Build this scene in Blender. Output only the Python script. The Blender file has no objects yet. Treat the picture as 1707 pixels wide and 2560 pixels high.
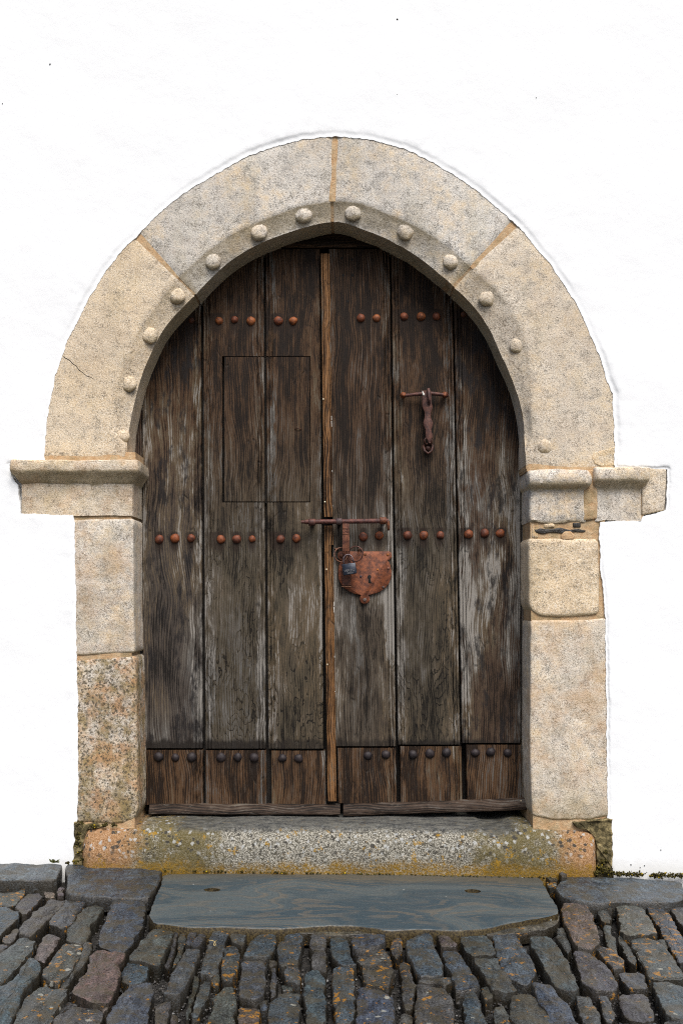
import bpy, math, random
from mathutils import Vector, noise, geometry
R = math.radians
# ------------------------------------------------------------------ camera
D0 = 3.5            # metres from the lens to the wall face (wall face is y = 0)
FPX = 2450.0        # focal length in photograph pixels
CX, HOR = 853.5, 1500.0
H = 0.964           # lens height above the paving at the wall
scene = bpy.context.scene
cam_d = bpy.data.cameras.new('camera'); cam = bpy.data.objects.new('camera', cam_d)
scene.collection.objects.link(cam); scene.camera = cam
cam.location = (0, -D0, H); cam.rotation_euler = (R(90), 0, 0)
cam_d.sensor_fit = 'HORIZONTAL'; cam_d.sensor_width = 36.0
cam_d.lens = FPX / 1707 * 36.0
cam_d.shift_y = 220.0 / 1707
cam_d.clip_end = 200
# ------------------------------------------------------------------ light
SUN_EL, SUN_AZ = 55.0, 16.0      # azimuth: degrees from straight behind the camera towards the right
w = bpy.data.worlds.new('World'); scene.world = w; w.use_nodes = True
wn = w.node_tree.nodes; wl = w.node_tree.links
bg = wn['Background']; sky = wn.new('ShaderNodeTexSky'); sky.sky_type = 'NISHITA'
sky.sun_disc = False; sky.sun_elevation = R(SUN_EL); sky.sun_rotation = R(180 - SUN_AZ)
sky.air_density = 1.0; sky.dust_density = 4.0; sky.ozone_density = 1.0
wl.new(sky.outputs[0], bg.inputs[0]); bg.inputs[1].default_value = 0.10
sun_d = bpy.data.lights.new('sun', 'SUN'); sun_d.energy = 2.7; sun_d.angle = R(34); sun_d.color = (1, 0.975, 0.935)
sun = bpy.data.objects.new('sun', sun_d); scene.collection.objects.link(sun)
sdir = Vector((math.cos(R(SUN_EL)) * math.sin(R(SUN_AZ)), -math.cos(R(SUN_EL)) * math.cos(R(SUN_AZ)), math.sin(R(SUN_EL))))
sun.rotation_euler = sdir.to_track_quat('Z', 'Y').to_euler(); sun.location = sdir * 12
scene.render.engine = 'CYCLES'; scene.cycles.use_denoising = False; scene.cycles.filter_width = 1.1
scene.view_settings.view_transform = 'Standard'; scene.view_settings.look = 'None'
scene.view_settings.gamma = 1.0; scene.view_settings.exposure = 0.52
scene.view_settings.use_curve_mapping = False

# ------------------------------------------------------------------ measuring helpers
def P(px, py, y=0.0):
    """the point at depth y that stands where the photograph shows (px, py)"""
    d = D0 + y
    return Vector(((px - CX) / FPX * d, y, H - (py - HOR) / FPX * d))
def gz(x): return -0.02 * x
def PG(px, py, zt=0.0):
    """the point of the (slightly sloping) paving plane, zt above it, shown at (px, py)"""
    z = zt; p = None
    for _ in range(5):
        d = (H - z) * FPX / (py - HOR)
        p = Vector(((px - CX) / FPX * d, d - D0, z)); z = zt + gz(p.x)
    return p
def sm(a, b, x):
    t = max(0.0, min(1.0, (x - a) / (b - a))); return t * t * (3 - 2 * t)
def nz(x, y, z=0.0): return noise.noise(Vector((x, y, z)))
def fbm(x, y, z=0.0, o=3): return noise.fractal(Vector((x, y, z)), 1.0, 2.0, o)
def worldpos(o):
    v = Vector((0, 0, 0))
    while o is not None: v = v + o.location; o = o.parent
    return v
def link(o, parent=None):
    scene.collection.objects.link(o)
    if parent is not None: o.parent = parent
    return o
def thing(name, label, cat, loc, group=None):
    o = bpy.data.objects.new(name, None); link(o); o.location = loc; o.empty_display_size = 0.05
    o['label'] = label; o['category'] = cat
    if group: o['group'] = group
    return o
def mesh(name, verts, faces, mat, parent=None, smooth=True, color=None, sharp=None, **props):
    verts = [Vector(v) for v in verts]
    if parent is None:
        n = len(verts)
        base = Vector((sum(v.x for v in verts) / n, sum(v.y for v in verts) / n, min(v.z for v in verts)))
        off = base
    else:
        base = Vector((0, 0, 0)); off = worldpos(parent)
        if parent.type == 'MESH' or True: off = worldpos(parent)
    me = bpy.data.meshes.new(name); me.from_pydata([v - off for v in verts], [], faces)
    me.validate(); me.update()
    me.polygons.foreach_set('use_smooth', [smooth] * len(me.polygons))
    if sharp is not None: me.set_sharp_from_angle(angle=R(sharp))
    me.materials.append(mat)
    o = bpy.data.objects.new(name, me); link(o, parent); o.location = base
    if color: o.color = (color[0], color[1], color[2], 1)
    for k, v in props.items(): o[k] = v
    return o
def rebase(verts, faces, name, mat, parent, **k): return mesh(name, verts, faces, mat, parent, **k)

class MB:
    def __init__(s): s.v = []; s.f = []
    def add(s, v, f):
        n = len(s.v); s.v += [Vector(p) for p in v]; s.f += [tuple(i + n for i in q) for q in f]
    def build(s, name, mat, parent=None, **k): return mesh(name, s.v, s.f, mat, parent, **k)

def loft(rings, close_u=True, cap0=True, cap1=True):
    n = len(rings[0]); v = [p for r in rings for p in r]; f = []
    for i in range(len(rings) - 1):
        for j in range(n if close_u else n - 1):
            k = (j + 1) % n
            f.append((i * n + j, i * n + k, (i + 1) * n + k, (i + 1) * n + j))
    if cap0: f.append(tuple(range(n))[::-1])
    if cap1: f.append(tuple((len(rings) - 1) * n + j for j in range(n)))
    return v, f
def tube(path, rad, seg=10, closed=False):
    path = [Vector(p) for p in path]; n = len(path); rings = []
    rad = rad if isinstance(rad, (list, tuple)) else [rad] * n
    up = None
    for i in range(n):
        a = path[(i - 1) % n] if (closed or i) else path[i]; b = path[(i + 1) % n] if (closed or i < n - 1) else path[i]
        t = (b - a).normalized()
        if up is None:
            up = t.orthogonal().normalized()
        up = (up - t * up.dot(t)).normalized(); s = t.cross(up)
        rings.append([path[i] + (up * math.cos(q) + s * math.sin(q)) * rad[i] for q in [2 * math.pi * j / seg for j in range(seg)]])
    if closed:
        rings.append(rings[0]); return loft(rings, True, False, False)
    return loft(rings)
def inset(pts, d):
    n = len(pts); out = []
    ar = sum(pts[i][0] * pts[(i + 1) % n][1] - pts[(i + 1) % n][0] * pts[i][1] for i in range(n))
    s = 1 if ar > 0 else -1
    for i in range(n):
        a, b, c = pts[i - 1], pts[i], pts[(i + 1) % n]
        e1 = Vector((b[0] - a[0], b[1] - a[1])); e2 = Vector((c[0] - b[0], c[1] - b[1]))
        if e1.length < 1e-9: e1 = e2
        if e2.length < 1e-9: e2 = e1
        nn = (Vector((-e1.y, e1.x)).normalized() + Vector((-e2.y, e2.x)).normalized())
        if nn.length < 1e-6: nn = Vector((-e1.y, e1.x))
        nn.normalize(); out.append((b[0] + nn.x * d * s, b[1] + nn.y * d * s))
    return out
def resample(pts, step, closed=True):
    out = []; n = len(pts)
    for i in range(n if closed else n - 1):
        a = Vector(pts[i][:2]); b = Vector(pts[(i + 1) % n][:2]); k = max(1, int(round((b - a).length / step)))
        for j in range(k): out.append(tuple(a.lerp(b, j / k)))
    if not closed: out.append(tuple(pts[-1][:2]))
    return out
def chaikin(pts, it=1):
    for _ in range(it):
        o = []
        for i in range(len(pts)):
            a = pts[i]; b = pts[(i + 1) % len(pts)]
            o.append((a[0] * .78 + b[0] * .22, a[1] * .78 + b[1] * .22)); o.append((a[0] * .22 + b[0] * .78, a[1] * .22 + b[1] * .78))
        pts = o
    return pts
def ccw(pts):
    ar = sum(pts[i][0] * pts[(i + 1) % len(pts)][1] - pts[(i + 1) % len(pts)][0] * pts[i][1] for i in range(len(pts)))
    return pts if ar > 0 else pts[::-1]
def plate(outline, y_front, thick, bev=0.001):
    """outline in (x, z) metres, front at y_front, body reaching back"""
    o = ccw(outline); i1 = inset(o, bev)
    return loft([[Vector((p[0], y_front + thick, p[1])) for p in o], [Vector((p[0], y_front + bev, p[1])) for p in o],
                 [Vector((p[0], y_front, p[1])) for p in i1]])
def box(a, b, bev=0.0):
    x0, y0, z0 = a; x1, y1, z1 = b
    v = [(x0, y0, z0), (x1, y0, z0), (x1, y1, z0), (x0, y1, z0), (x0, y0, z1), (x1, y0, z1), (x1, y1, z1), (x0, y1, z1)]
    return v, [(0, 3, 2, 1), (4, 5, 6, 7), (0, 1, 5, 4), (1, 2, 6, 5), (2, 3, 7, 6), (3, 0, 4, 7)]
def dome(c, r, hgt, seg=14, rings=5, seed=0, jag=0.06, axis='y'):
    """a hammered stud head bulging towards the viewer (-y)"""
    v = []; f = []
    for i in range(rings):
        a = i / rings * math.pi / 2
        for j in range(seg):
            t = 2 * math.pi * j / seg; k = 1 + jag * nz(math.cos(t) * 1.3 + seed * 3.1, math.sin(t) * 1.3, seed * 1.7)
            v.append(Vector((c[0] + math.cos(a) * r * k * math.cos(t), c[1] - math.sin(a) * hgt, c[2] + math.cos(a) * r * k * math.sin(t))))
    v.append(Vector((c[0], c[1] - hgt, c[2]))); n = len(v) - 1
    for i in range(rings - 1):
        for j in range(seg):
            k = (j + 1) % seg; f.append((i * seg + j, i * seg + k, (i + 1) * seg + k, (i + 1) * seg + j))
    for j in range(seg): f.append(((rings - 1) * seg + j, (rings - 1) * seg + (j + 1) % seg, n))
    return v, f

# ------------------------------------------------------------------ materials
class NT:
    def __init__(s, name):
        s.m = bpy.data.materials.new(name); s.m.use_nodes = True; s.t = s.m.node_tree; s.N = s.t.nodes; s.L = s.t.links
        s.b = s.N['Principled BSDF']; s.pos = s.N.new('ShaderNodeNewGeometry').outputs['Position']
        s.oi = s.N.new('ShaderNodeObjectInfo')
    def put(s, sock, v):
        if isinstance(v, bpy.types.NodeSocket): s.L.new(v, sock)
        elif v is not None: sock.default_value = v
    def m_(s, op, a, b=None, c=None, clamp=False):
        n = s.N.new('ShaderNodeMath'); n.operation = op; n.use_clamp = clamp
        for i, q in enumerate((a, b, c)):
            if q is not None: s.put(n.inputs[i], q)
        return n.outputs[0]
    def add(s, a, b): return s.m_('ADD', a, b)
    def sub(s, a, b): return s.m_('SUBTRACT', a, b)
    def mul(s, a, b, clamp=False): return s.m_('MULTIPLY', a, b, None, clamp)
    def ss(s, x, a, b, lo=0.0, hi=1.0):
        n = s.N.new('ShaderNodeMapRange'); n.interpolation_type = 'SMOOTHSTEP'
        s.put(n.inputs[0], x); n.inputs[1].default_value = a; n.inputs[2].default_value = b
        n.inputs[3].default_value = lo; n.inputs[4].default_value = hi
        return n.outputs[0]
    def vec(s, scale=(1, 1, 1), src=None, off=None):
        n = s.N.new('ShaderNodeVectorMath'); n.operation = 'MULTIPLY'; s.put(n.inputs[0], src if src is not None else s.pos); n.inputs[1].default_value = scale
        o = n.outputs[0]
        if off is not None:
            a = s.N.new('ShaderNodeVectorMath'); a.operation = 'ADD'; s.L.new(o, a.inputs[0]); s.put(a.inputs[1], off); o = a.outputs[0]
        return o
    def comb(s, x, y, z):
        n = s.N.new('ShaderNodeCombineXYZ')
        for i, q in enumerate((x, y, z)): s.put(n.inputs[i], q)
        return n.outputs[0]
    def sep(s, v):
        n = s.N.new('ShaderNodeSeparateXYZ'); s.L.new(v, n.inputs[0]); return n.outputs
    def noise(s, v, scale=1.0, detail=3.0, rough=0.55, dist=0.0, col=False):
        n = s.N.new('ShaderNodeTexNoise'); s.L.new(v, n.inputs['Vector']); n.inputs['Scale'].default_value = scale
        n.inputs['Detail'].default_value = detail; n.inputs['Roughness'].default_value = rough; n.inputs['Distortion'].default_value = dist
        return n.outputs['Color' if col else 'Fac']
    def voro(s, v, scale=1.0, out='Distance', feat='F1'):
        n = s.N.new('ShaderNodeTexVoronoi'); n.feature = feat; s.L.new(v, n.inputs['Vector']); n.inputs['Scale'].default_value = scale
        return n.outputs[out]
    def mix(s, f, a, b, mode='MIX'):
        n = s.N.new('ShaderNodeMix'); n.data_type = 'RGBA'; n.blend_type = mode; s.put(n.inputs[0], f)
        for i, q in ((6, a), (7, b)):
            if isinstance(q, tuple) and len(q) == 3: q = (*q, 1)
            s.put(n.inputs[i], q)
        return n.outputs[2]
    def gattr(s, name):
        n = s.N.new('ShaderNodeAttribute'); n.attribute_type = 'GEOMETRY'; n.attribute_name = name; return n.outputs['Fac']
    def attr(s, name):
        n = s.N.new('ShaderNodeAttribute'); n.attribute_type = 'OBJECT'; n.attribute_name = name; return n.outputs['Fac']
    def bump(s, h, strength=0.5, dist=0.002, prev=None):
        n = s.N.new('ShaderNodeBump'); n.inputs['Strength'].default_value = strength; n.inputs['Distance'].default_value = dist
        s.put(n.inputs['Height'], h)
        if prev is not None: s.L.new(prev, n.inputs['Normal'])
        return n.outputs[0]
    def done(s, col, rough=0.8, nrm=None, metal=None, spec=None):
        if isinstance(col, tuple): col = (*col, 1)
        s.put(s.b.inputs['Base Color'], col); s.put(s.b.inputs['Roughness'], rough)
        if nrm is not None: s.L.new(nrm, s.b.inputs['Normal'])
        if metal is not None: s.put(s.b.inputs['Metallic'], metal)
        if spec is not None: s.b.inputs['Specular IOR Level'].default_value = spec
        return s.m

def mat_plaster():
    t = NT('lime_whitewash')
    a = t.noise(t.vec(), 3.0, 4); b = t.noise(t.vec(), 22, 5, .6)
    col = t.mix(a, (.775, .795, .81), (.80, .815, .825))
    fine = t.noise(t.vec(), 160, 3)
    # a few dark pits and faint drips in the paint
    pit = t.voro(t.vec((1, 1, 1)), 5.0); pits = t.ss(t.add(pit, t.mul(fine, .01)), .0165, .024, 1, 0)
    gate = t.ss(t.noise(t.vec(), 1.7, 1), .5, .56)
    col = t.mix(t.mul(pits, gate), col, (.10, .08, .06))
    # dirt splashed on the lowest centimetres
    z = t.sep(t.pos)[2]
    splash = t.mul(t.ss(t.add(z, t.mul(b, .05)), .02, .085, 1, 0), .28)
    col = t.mix(splash, col, (.42, .40, .33))
    n = t.bump(a, .3, .02); n = t.bump(b, .28, .004, n); n = t.bump(fine, .15, .0008, n)
    return t.done(col, .85, n, spec=.25)

def mat_stone():
    """pale granite of the surround; tone: cream > grey, lich: dark lichen, warm: orange stain"""
    t = NT('pale_granite'); tone = t.attr('tone'); lich = t.attr('lich'); warm = t.attr('warm')
    p = t.pos
    big = t.noise(t.vec(), 4.5, 4); med = t.noise(t.vec(), 28, 5, .65); gr = t.noise(t.vec(), 210, 3, .7); gr2 = t.noise(t.vec(off=(7, 3, 1)), 330, 2, .7)
    c = t.mix(t.ss(big, .35, .68), (.70, .56, .375), (.60, .475, .315))
    c = t.mix(t.mul(tone, t.ss(t.add(med, big), .65, 1.1), True), c, (.62, .60, .56))
    c = t.mix(t.ss(gr, .50, .64, 0, .6), c, (.84, .78, .68)); c = t.mix(t.ss(gr, .47, .36, 0, .75), c, t.mix(1.0, c, (.52, .48, .43), 'MULTIPLY'))
    dens = t.add(t.mul(t.sub(t.ss(med, .40, .66), .35), .12), t.mul(tone, .02))
    spk = t.ss(t.add(gr2, dens), .60, .69)
    c = t.mix(t.mul(spk, .85), c, (.10, .085, .065))
    sp2 = t.ss(t.add(t.noise(t.vec(off=(9, 1, 5)), 120, 3, .75), t.mul(dens, .8)), .57, .65); c = t.mix(t.mul(sp2, .55), c, (.16, .14, .11))
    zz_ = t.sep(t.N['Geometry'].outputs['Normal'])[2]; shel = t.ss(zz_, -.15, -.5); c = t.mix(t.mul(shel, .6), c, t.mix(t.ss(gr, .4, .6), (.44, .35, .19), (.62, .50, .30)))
    # grey-black bloom patches
    bl = t.mul(t.ss(t.noise(t.vec(off=(3, 9, 2)), 11, 6, .75), .52, .68), t.add(.12, t.mul(tone, .42)))
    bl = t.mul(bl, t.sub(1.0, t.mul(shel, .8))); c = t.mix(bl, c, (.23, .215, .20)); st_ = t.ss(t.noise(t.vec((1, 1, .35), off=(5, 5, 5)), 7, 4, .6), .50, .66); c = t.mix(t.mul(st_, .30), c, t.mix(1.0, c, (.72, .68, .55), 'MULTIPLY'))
    pz_ = t.sep(p)[2]; foot = t.mul(t.ss(t.add(pz_, t.mul(t.sub(med, .5), .3)), .16, .34, 1, 0), t.ss(med, .35, .6, .3, 1)); c = t.mix(t.mul(foot, .6), c, (.22, .17, .07))
    wp = t.mul(t.ss(t.noise(t.vec(off=(1, 2, 8)), 6, 5, .7), .44, .66), warm)
    c = t.mix(wp, c, (.50, .30, .13))
    # lichen: ochre film and dark round colonies
    lv = t.add(t.noise(t.vec(), 16, 5, .7), 0)
    c = t.mix(t.mul(t.ss(lv, .42, .62), t.mul(lich, .85)), c, (.25, .185, .075)); c = t.mix(t.mul(t.ss(t.noise(t.vec(off=(8, 1, 1)), 11, 5, .7), .48, .62), t.mul(lich, .7)), c, (.46, .26, .13))
    co = t.voro(t.vec(off=t.comb(t.mul(med, .014), 0, t.mul(med, .014))), 85)
    spots = t.mul(t.ss(t.add(co, t.mul(med, .35)), .42, .56, 1, 0), t.ss(t.add(lich, t.mul(t.noise(t.vec(off=(4, 4, 4)), 8, 3), .5)), .62, .95))
    spots = t.mul(spots, t.ss(gr2, .38, .5)); c = t.mix(t.mul(spots, .9), c, (.065, .058, .045)); fz = t.mul(t.ss(t.add(t.noise(t.vec(off=(6, 6, 1)), 70, 5, .8), t.mul(lich, .07)), .58, .66), t.ss(lich, .1, .6)); c = t.mix(t.mul(fz, .85), c, (.075, .062, .040))
    pit = t.ss(t.voro(t.vec(), 30), .03, .075, 1, 0); c = t.mix(t.mul(pit, .6), c, (.09, .075, .06))
    hz = t.ss(t.noise(t.vec(off=(2, 7, 7)), 3.2, 5, .65), .40, .62); c = t.mix(t.mul(hz, .35), c, t.mix(1.0, c, (.62, .60, .58), 'MULTIPLY'))
    n = t.bump(t.noise(t.vec(), 12, 4), .55, .012); n = t.bump(gr, .9, .0022, n); n = t.bump(t.sub(0.0, t.add(pit, t.mul(spk, .4))), .6, .0015, n)
    return t.done(c, .88, n, spec=.25)

def mat_mortar(dk_=False):
    t = NT('lime_mortar' if not dk_ else 'mossy_rubble'); a = t.noise(t.vec(), 40, 5, .7); g = t.noise(t.vec(), 260, 3)
    c = t.mix(t.ss(a, .35, .7), (.44, .28, .15), (.50, .38, .24)); c = t.mix(t.ss(g, .6, .7, 0, .5), c, (.2, .13, .08))
    ol = t.ss(t.noise(t.vec(off=(4, 2, 6)), 14, 4), .52, .62); c = t.mix(t.mul(ol, .45), c, (.20, .17, .09))
    dk = t.ss(t.noise(t.vec(off=(3, 3, 3)), 45, 5, .7), .3, .6)
    if dk_: c = t.mix(dk, (.30, .24, .12), (.055, .046, .024))
    return t.done(c, .95, t.bump(t.add(a, t.mul(g, .3)), .9, .006), spec=.1)

def mat_sill():
    t = NT('lichened_granite'); p = t.sep(t.pos)
    med = t.noise(t.vec(), 20, 5, .7); gr = t.noise(t.vec(), 230, 3, .75); g2 = t.noise(t.vec(off=(5, 5, 5)), 130, 4, .7)
    c = t.mix(t.ss(gr, .42, .62), (.085, .078, .058), (.46, .44, .38))
    c = t.mix(t.ss(g2, .52, .62, 0, .85), c, (.05, .045, .035))
    # bare pinkish granite at both ends
    ax = t.m_('ABSOLUTE', t.add(p[0], -.02)); end = t.ss(t.add(ax, t.mul(t.sub(med, .5), .28)), .70, .79)
    pk = t.mix(t.ss(gr, .4, .65), (.26, .125, .05), (.46, .28, .155)); pk = t.mix(t.ss(g2, .62, .72, 0, .6), pk, (.10, .07, .05))
    c = t.mix(t.mul(end, .9), c, pk)
    # olive and dark lichen between the bare ends and the crusted middle
    tr = t.mul(t.ss(t.add(ax, t.mul(t.sub(med, .5), .3)), .40, .52), t.ss(ax, .66, .84, 1, .15))
    c = t.mix(t.mul(tr, t.ss(med, .3, .52, .2, .8)), c, (.10, .078, .022))
    sp = t.voro(t.vec(off=t.comb(t.mul(med, .018), 0, t.mul(med, .018))), 44)
    c = t.mix(t.mul(t.ss(t.add(t.add(sp, t.mul(gr, .6)), t.mul(t.sub(t.noise(t.vec(off=(5, 2, 2)), 13, 3), .5), .9)), .52, .62, 1, 0), t.ss(p[2], .02, .10, .25, .95)), c, (.045, .042, .036))
    wv = t.voro(t.vec(off=t.comb(3, 5, t.mul(med, .02))), 40); c = t.mix(t.mul(t.ss(t.add(wv, t.mul(g2, .8)), .56, .68, 1, 0), t.ss(p[2], .02, .1, .1, .75)), c, (.40, .41, .40))
    # orange crust low down and in patches
    oz = t.ss(t.add(p[2], t.mul(t.sub(t.noise(t.vec(off=(2, 1, 1)), 11, 5, .7), .5), .16)), .0, .055, 1, 0)
    oc = t.mix(gr, (.16, .082, .008), (.30, .18, .015))
    c = t.mix(t.mul(oz, t.ss(g2, .36, .6, .3, .95)), c, oc)
    op = t.ss(t.noise(t.vec(off=(9, 1, 4)), 34, 4, .7), .60, .66); c = t.mix(t.mul(op, .8), c, (.30, .17, .015))
    # the trodden top is worn grey
    nrm = t.sep(t.N['Geometry'].outputs['Normal'])
    top = t.mul(t.ss(nrm[2], .55, .9), t.ss(t.add(ax, t.mul(med, .1)), .62, .7, 1, 0)); wc = t.mix(t.ss(t.noise(t.vec((4, 12, 12)), 6, 4), .35, .65), (.028, .031, .034), (.10, .10, .09))
    c = t.mix(t.mul(top, .85), c, wc)
    n = t.bump(med, .7, .012); n = t.bump(t.add(gr, g2), .8, .003, n)
    return t.done(c, .9, n, spec=.2)

def mat_slate():
    """obj.color tints it; orange / white: lichen amounts"""
    t = NT('blue_slate'); col = t.oi.outputs['Color']; rnd = t.oi.outputs['Random']; off = t.comb(t.mul(rnd, 37), t.mul(rnd, 11), 0)
    og = t.attr('orange'); wh = t.attr('white')
    a = t.noise(t.vec(off=off), 14, 6, .7); s = t.noise(t.vec((1, .22, .6), off=off), 70, 5, .7); f = t.noise(t.vec(off=off), 190, 4, .75)
    col = t.mix(.45, col, (.038, .045, .051)); c = t.mix(1.0, col, t.mix(t.ss(a, .36, .64), (.42, .44, .48), (.90, .89, .86)), 'MULTIPLY')
    c = t.mix(t.ss(s, .42, .66, 0, .75), c, t.mix(1.0, c, (2.3, 2.25, 2.2), 'MULTIPLY'))
    c = t.mix(t.ss(f, .50, .58, 0, .9), c, t.mix(1.0, c, (.16, .15, .13), 'MULTIPLY'))
    c = t.mix(t.ss(f, .42, .33, 0, .7), c, (.12, .125, .13))
    br = t.ss(t.noise(t.vec(off=t.comb(t.mul(rnd, 5), 4, 2)), 17, 6, .75), .47, .58); c = t.mix(t.mul(br, .72), c, (.038, .031, .018))
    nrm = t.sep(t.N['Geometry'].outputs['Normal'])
    edge = t.ss(nrm[2], .45, .97, 1, 0); c = t.mix(t.mul(edge, t.ss(f, .35, .6, .5, .95)), c, (.018, .014, .008)); c = t.mix(t.ss(nrm[2], .86, .98, 0, .6), c, t.mix(1.0, c, (1.28, 1.32, 1.36), 'MULTIPLY'))  # edges dark brown; upward faces painted lighter and bluer as sky sheen
    o = t.ss(t.add(t.noise(t.vec(off=t.comb(2, t.mul(rnd, 9), 3)), 42, 4, .65), t.mul(og, .16)), .68, .73); c = t.mix(t.mul(o, .85), c, (.26, .12, .012))
    v = t.voro(t.vec(off=t.comb(t.mul(rnd, 13), t.mul(a, .03), 0)), 21); wq = t.mul(t.ss(t.add(v, t.mul(t.sub(f, .5), .35)), .13, .17, 1, 0), t.ss(t.add(wh, t.sub(t.noise(t.vec(off=(8, 8, 1)), 9, 1), .5)), .45, .55))
    c = t.mix(t.mul(wq, .8), c, (.25, .25, .215))
    n = t.bump(a, .5, .007); n = t.bump(s, .6, .004, n); n = t.bump(f, .8, .0025, n)
    return t.done(c, t.ss(a, .35, .65, .30, .58), n, spec=.5)

def mat_swirl():
    t = NT('banded_slate'); p = t.pos
    px_, py_, pz_ = t.sep(p)
    n1 = t.noise(t.vec((1.1, 2.6, 0), off=(4, 1, 0)), 1, 2, .45); n2 = t.noise(t.vec((5, 16, 0)), 1, 4, .6); n3 = t.noise(t.vec((14, 90, 0)), 1, 4, .7)
    ph = t.add(t.add(t.mul(py_, 3.2), t.mul(n1, 5.5)), t.mul(n2, .55))
    band = t.add(.5, t.mul(t.m_('SINE', t.mul(ph, 6.283)), .5)); fb_ = t.add(.5, t.mul(t.m_('SINE', t.mul(ph, 31.0)), .5)); ff_ = t.add(.5, t.mul(t.m_('SINE', t.mul(t.add(ph, t.mul(n3, .06)), 97.0)), .5))
    b = n1; b2 = t.add(t.mul(n3, .6), t.mul(ff_, .25))
    c = t.mix(t.ss(t.add(band, t.mul(t.sub(n2, .5), 1.6)), .1, .9), (.033, .053, .066), (.064, .082, .088))
    c = t.mix(t.mul(t.ss(t.add(fb_, t.mul(t.sub(n2, .5), 1.6)), .50, .98), t.ss(t.noise(t.vec((2.2, 4, 0), off=(3, 0, 0)), 1, 3), .42, .60, .12, .62)), c, (.118, .100, .076))
    c = t.mix(t.mul(t.ss(ff_, .55, .95), t.ss(n3, .4, .6, .1, .45)), c, (.018, .028, .036))
    c = t.mix(t.ss(n3, .52, .68, 0, .45), c, (.12, .12, .11))
    y = t.sep(p)[1]; back = t.ss(t.add(y, t.mul(t.sub(b, .5), .5)), -.16, -.04); c = t.mix(t.mul(back, .55), c, (.085, .068, .042))
    f = t.noise(t.vec(), 170, 4, .75); c = t.mix(t.ss(f, .55, .72, 0, .5), c, (.035, .035, .035)); 
    nrm = t.sep(t.N['Geometry'].outputs['Normal']); edge = t.ss(nrm[2], .3, .92, 1, 0)
    c = t.mix(edge, c, t.mix(t.ss(f, .4, .6), (.016, .011, .006), (.075, .055, .022)))
    v = t.ss(t.voro(t.vec(), 9), .022, .03, 1, 0); c = t.mix(v, c, (.32, .34, .34))
    n = t.bump(b2, .25, .002); n = t.bump(f, .35, .0015, n)
    return t.done(c, t.ss(b2, .3, .7, .42, .65), n, spec=.4)

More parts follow.
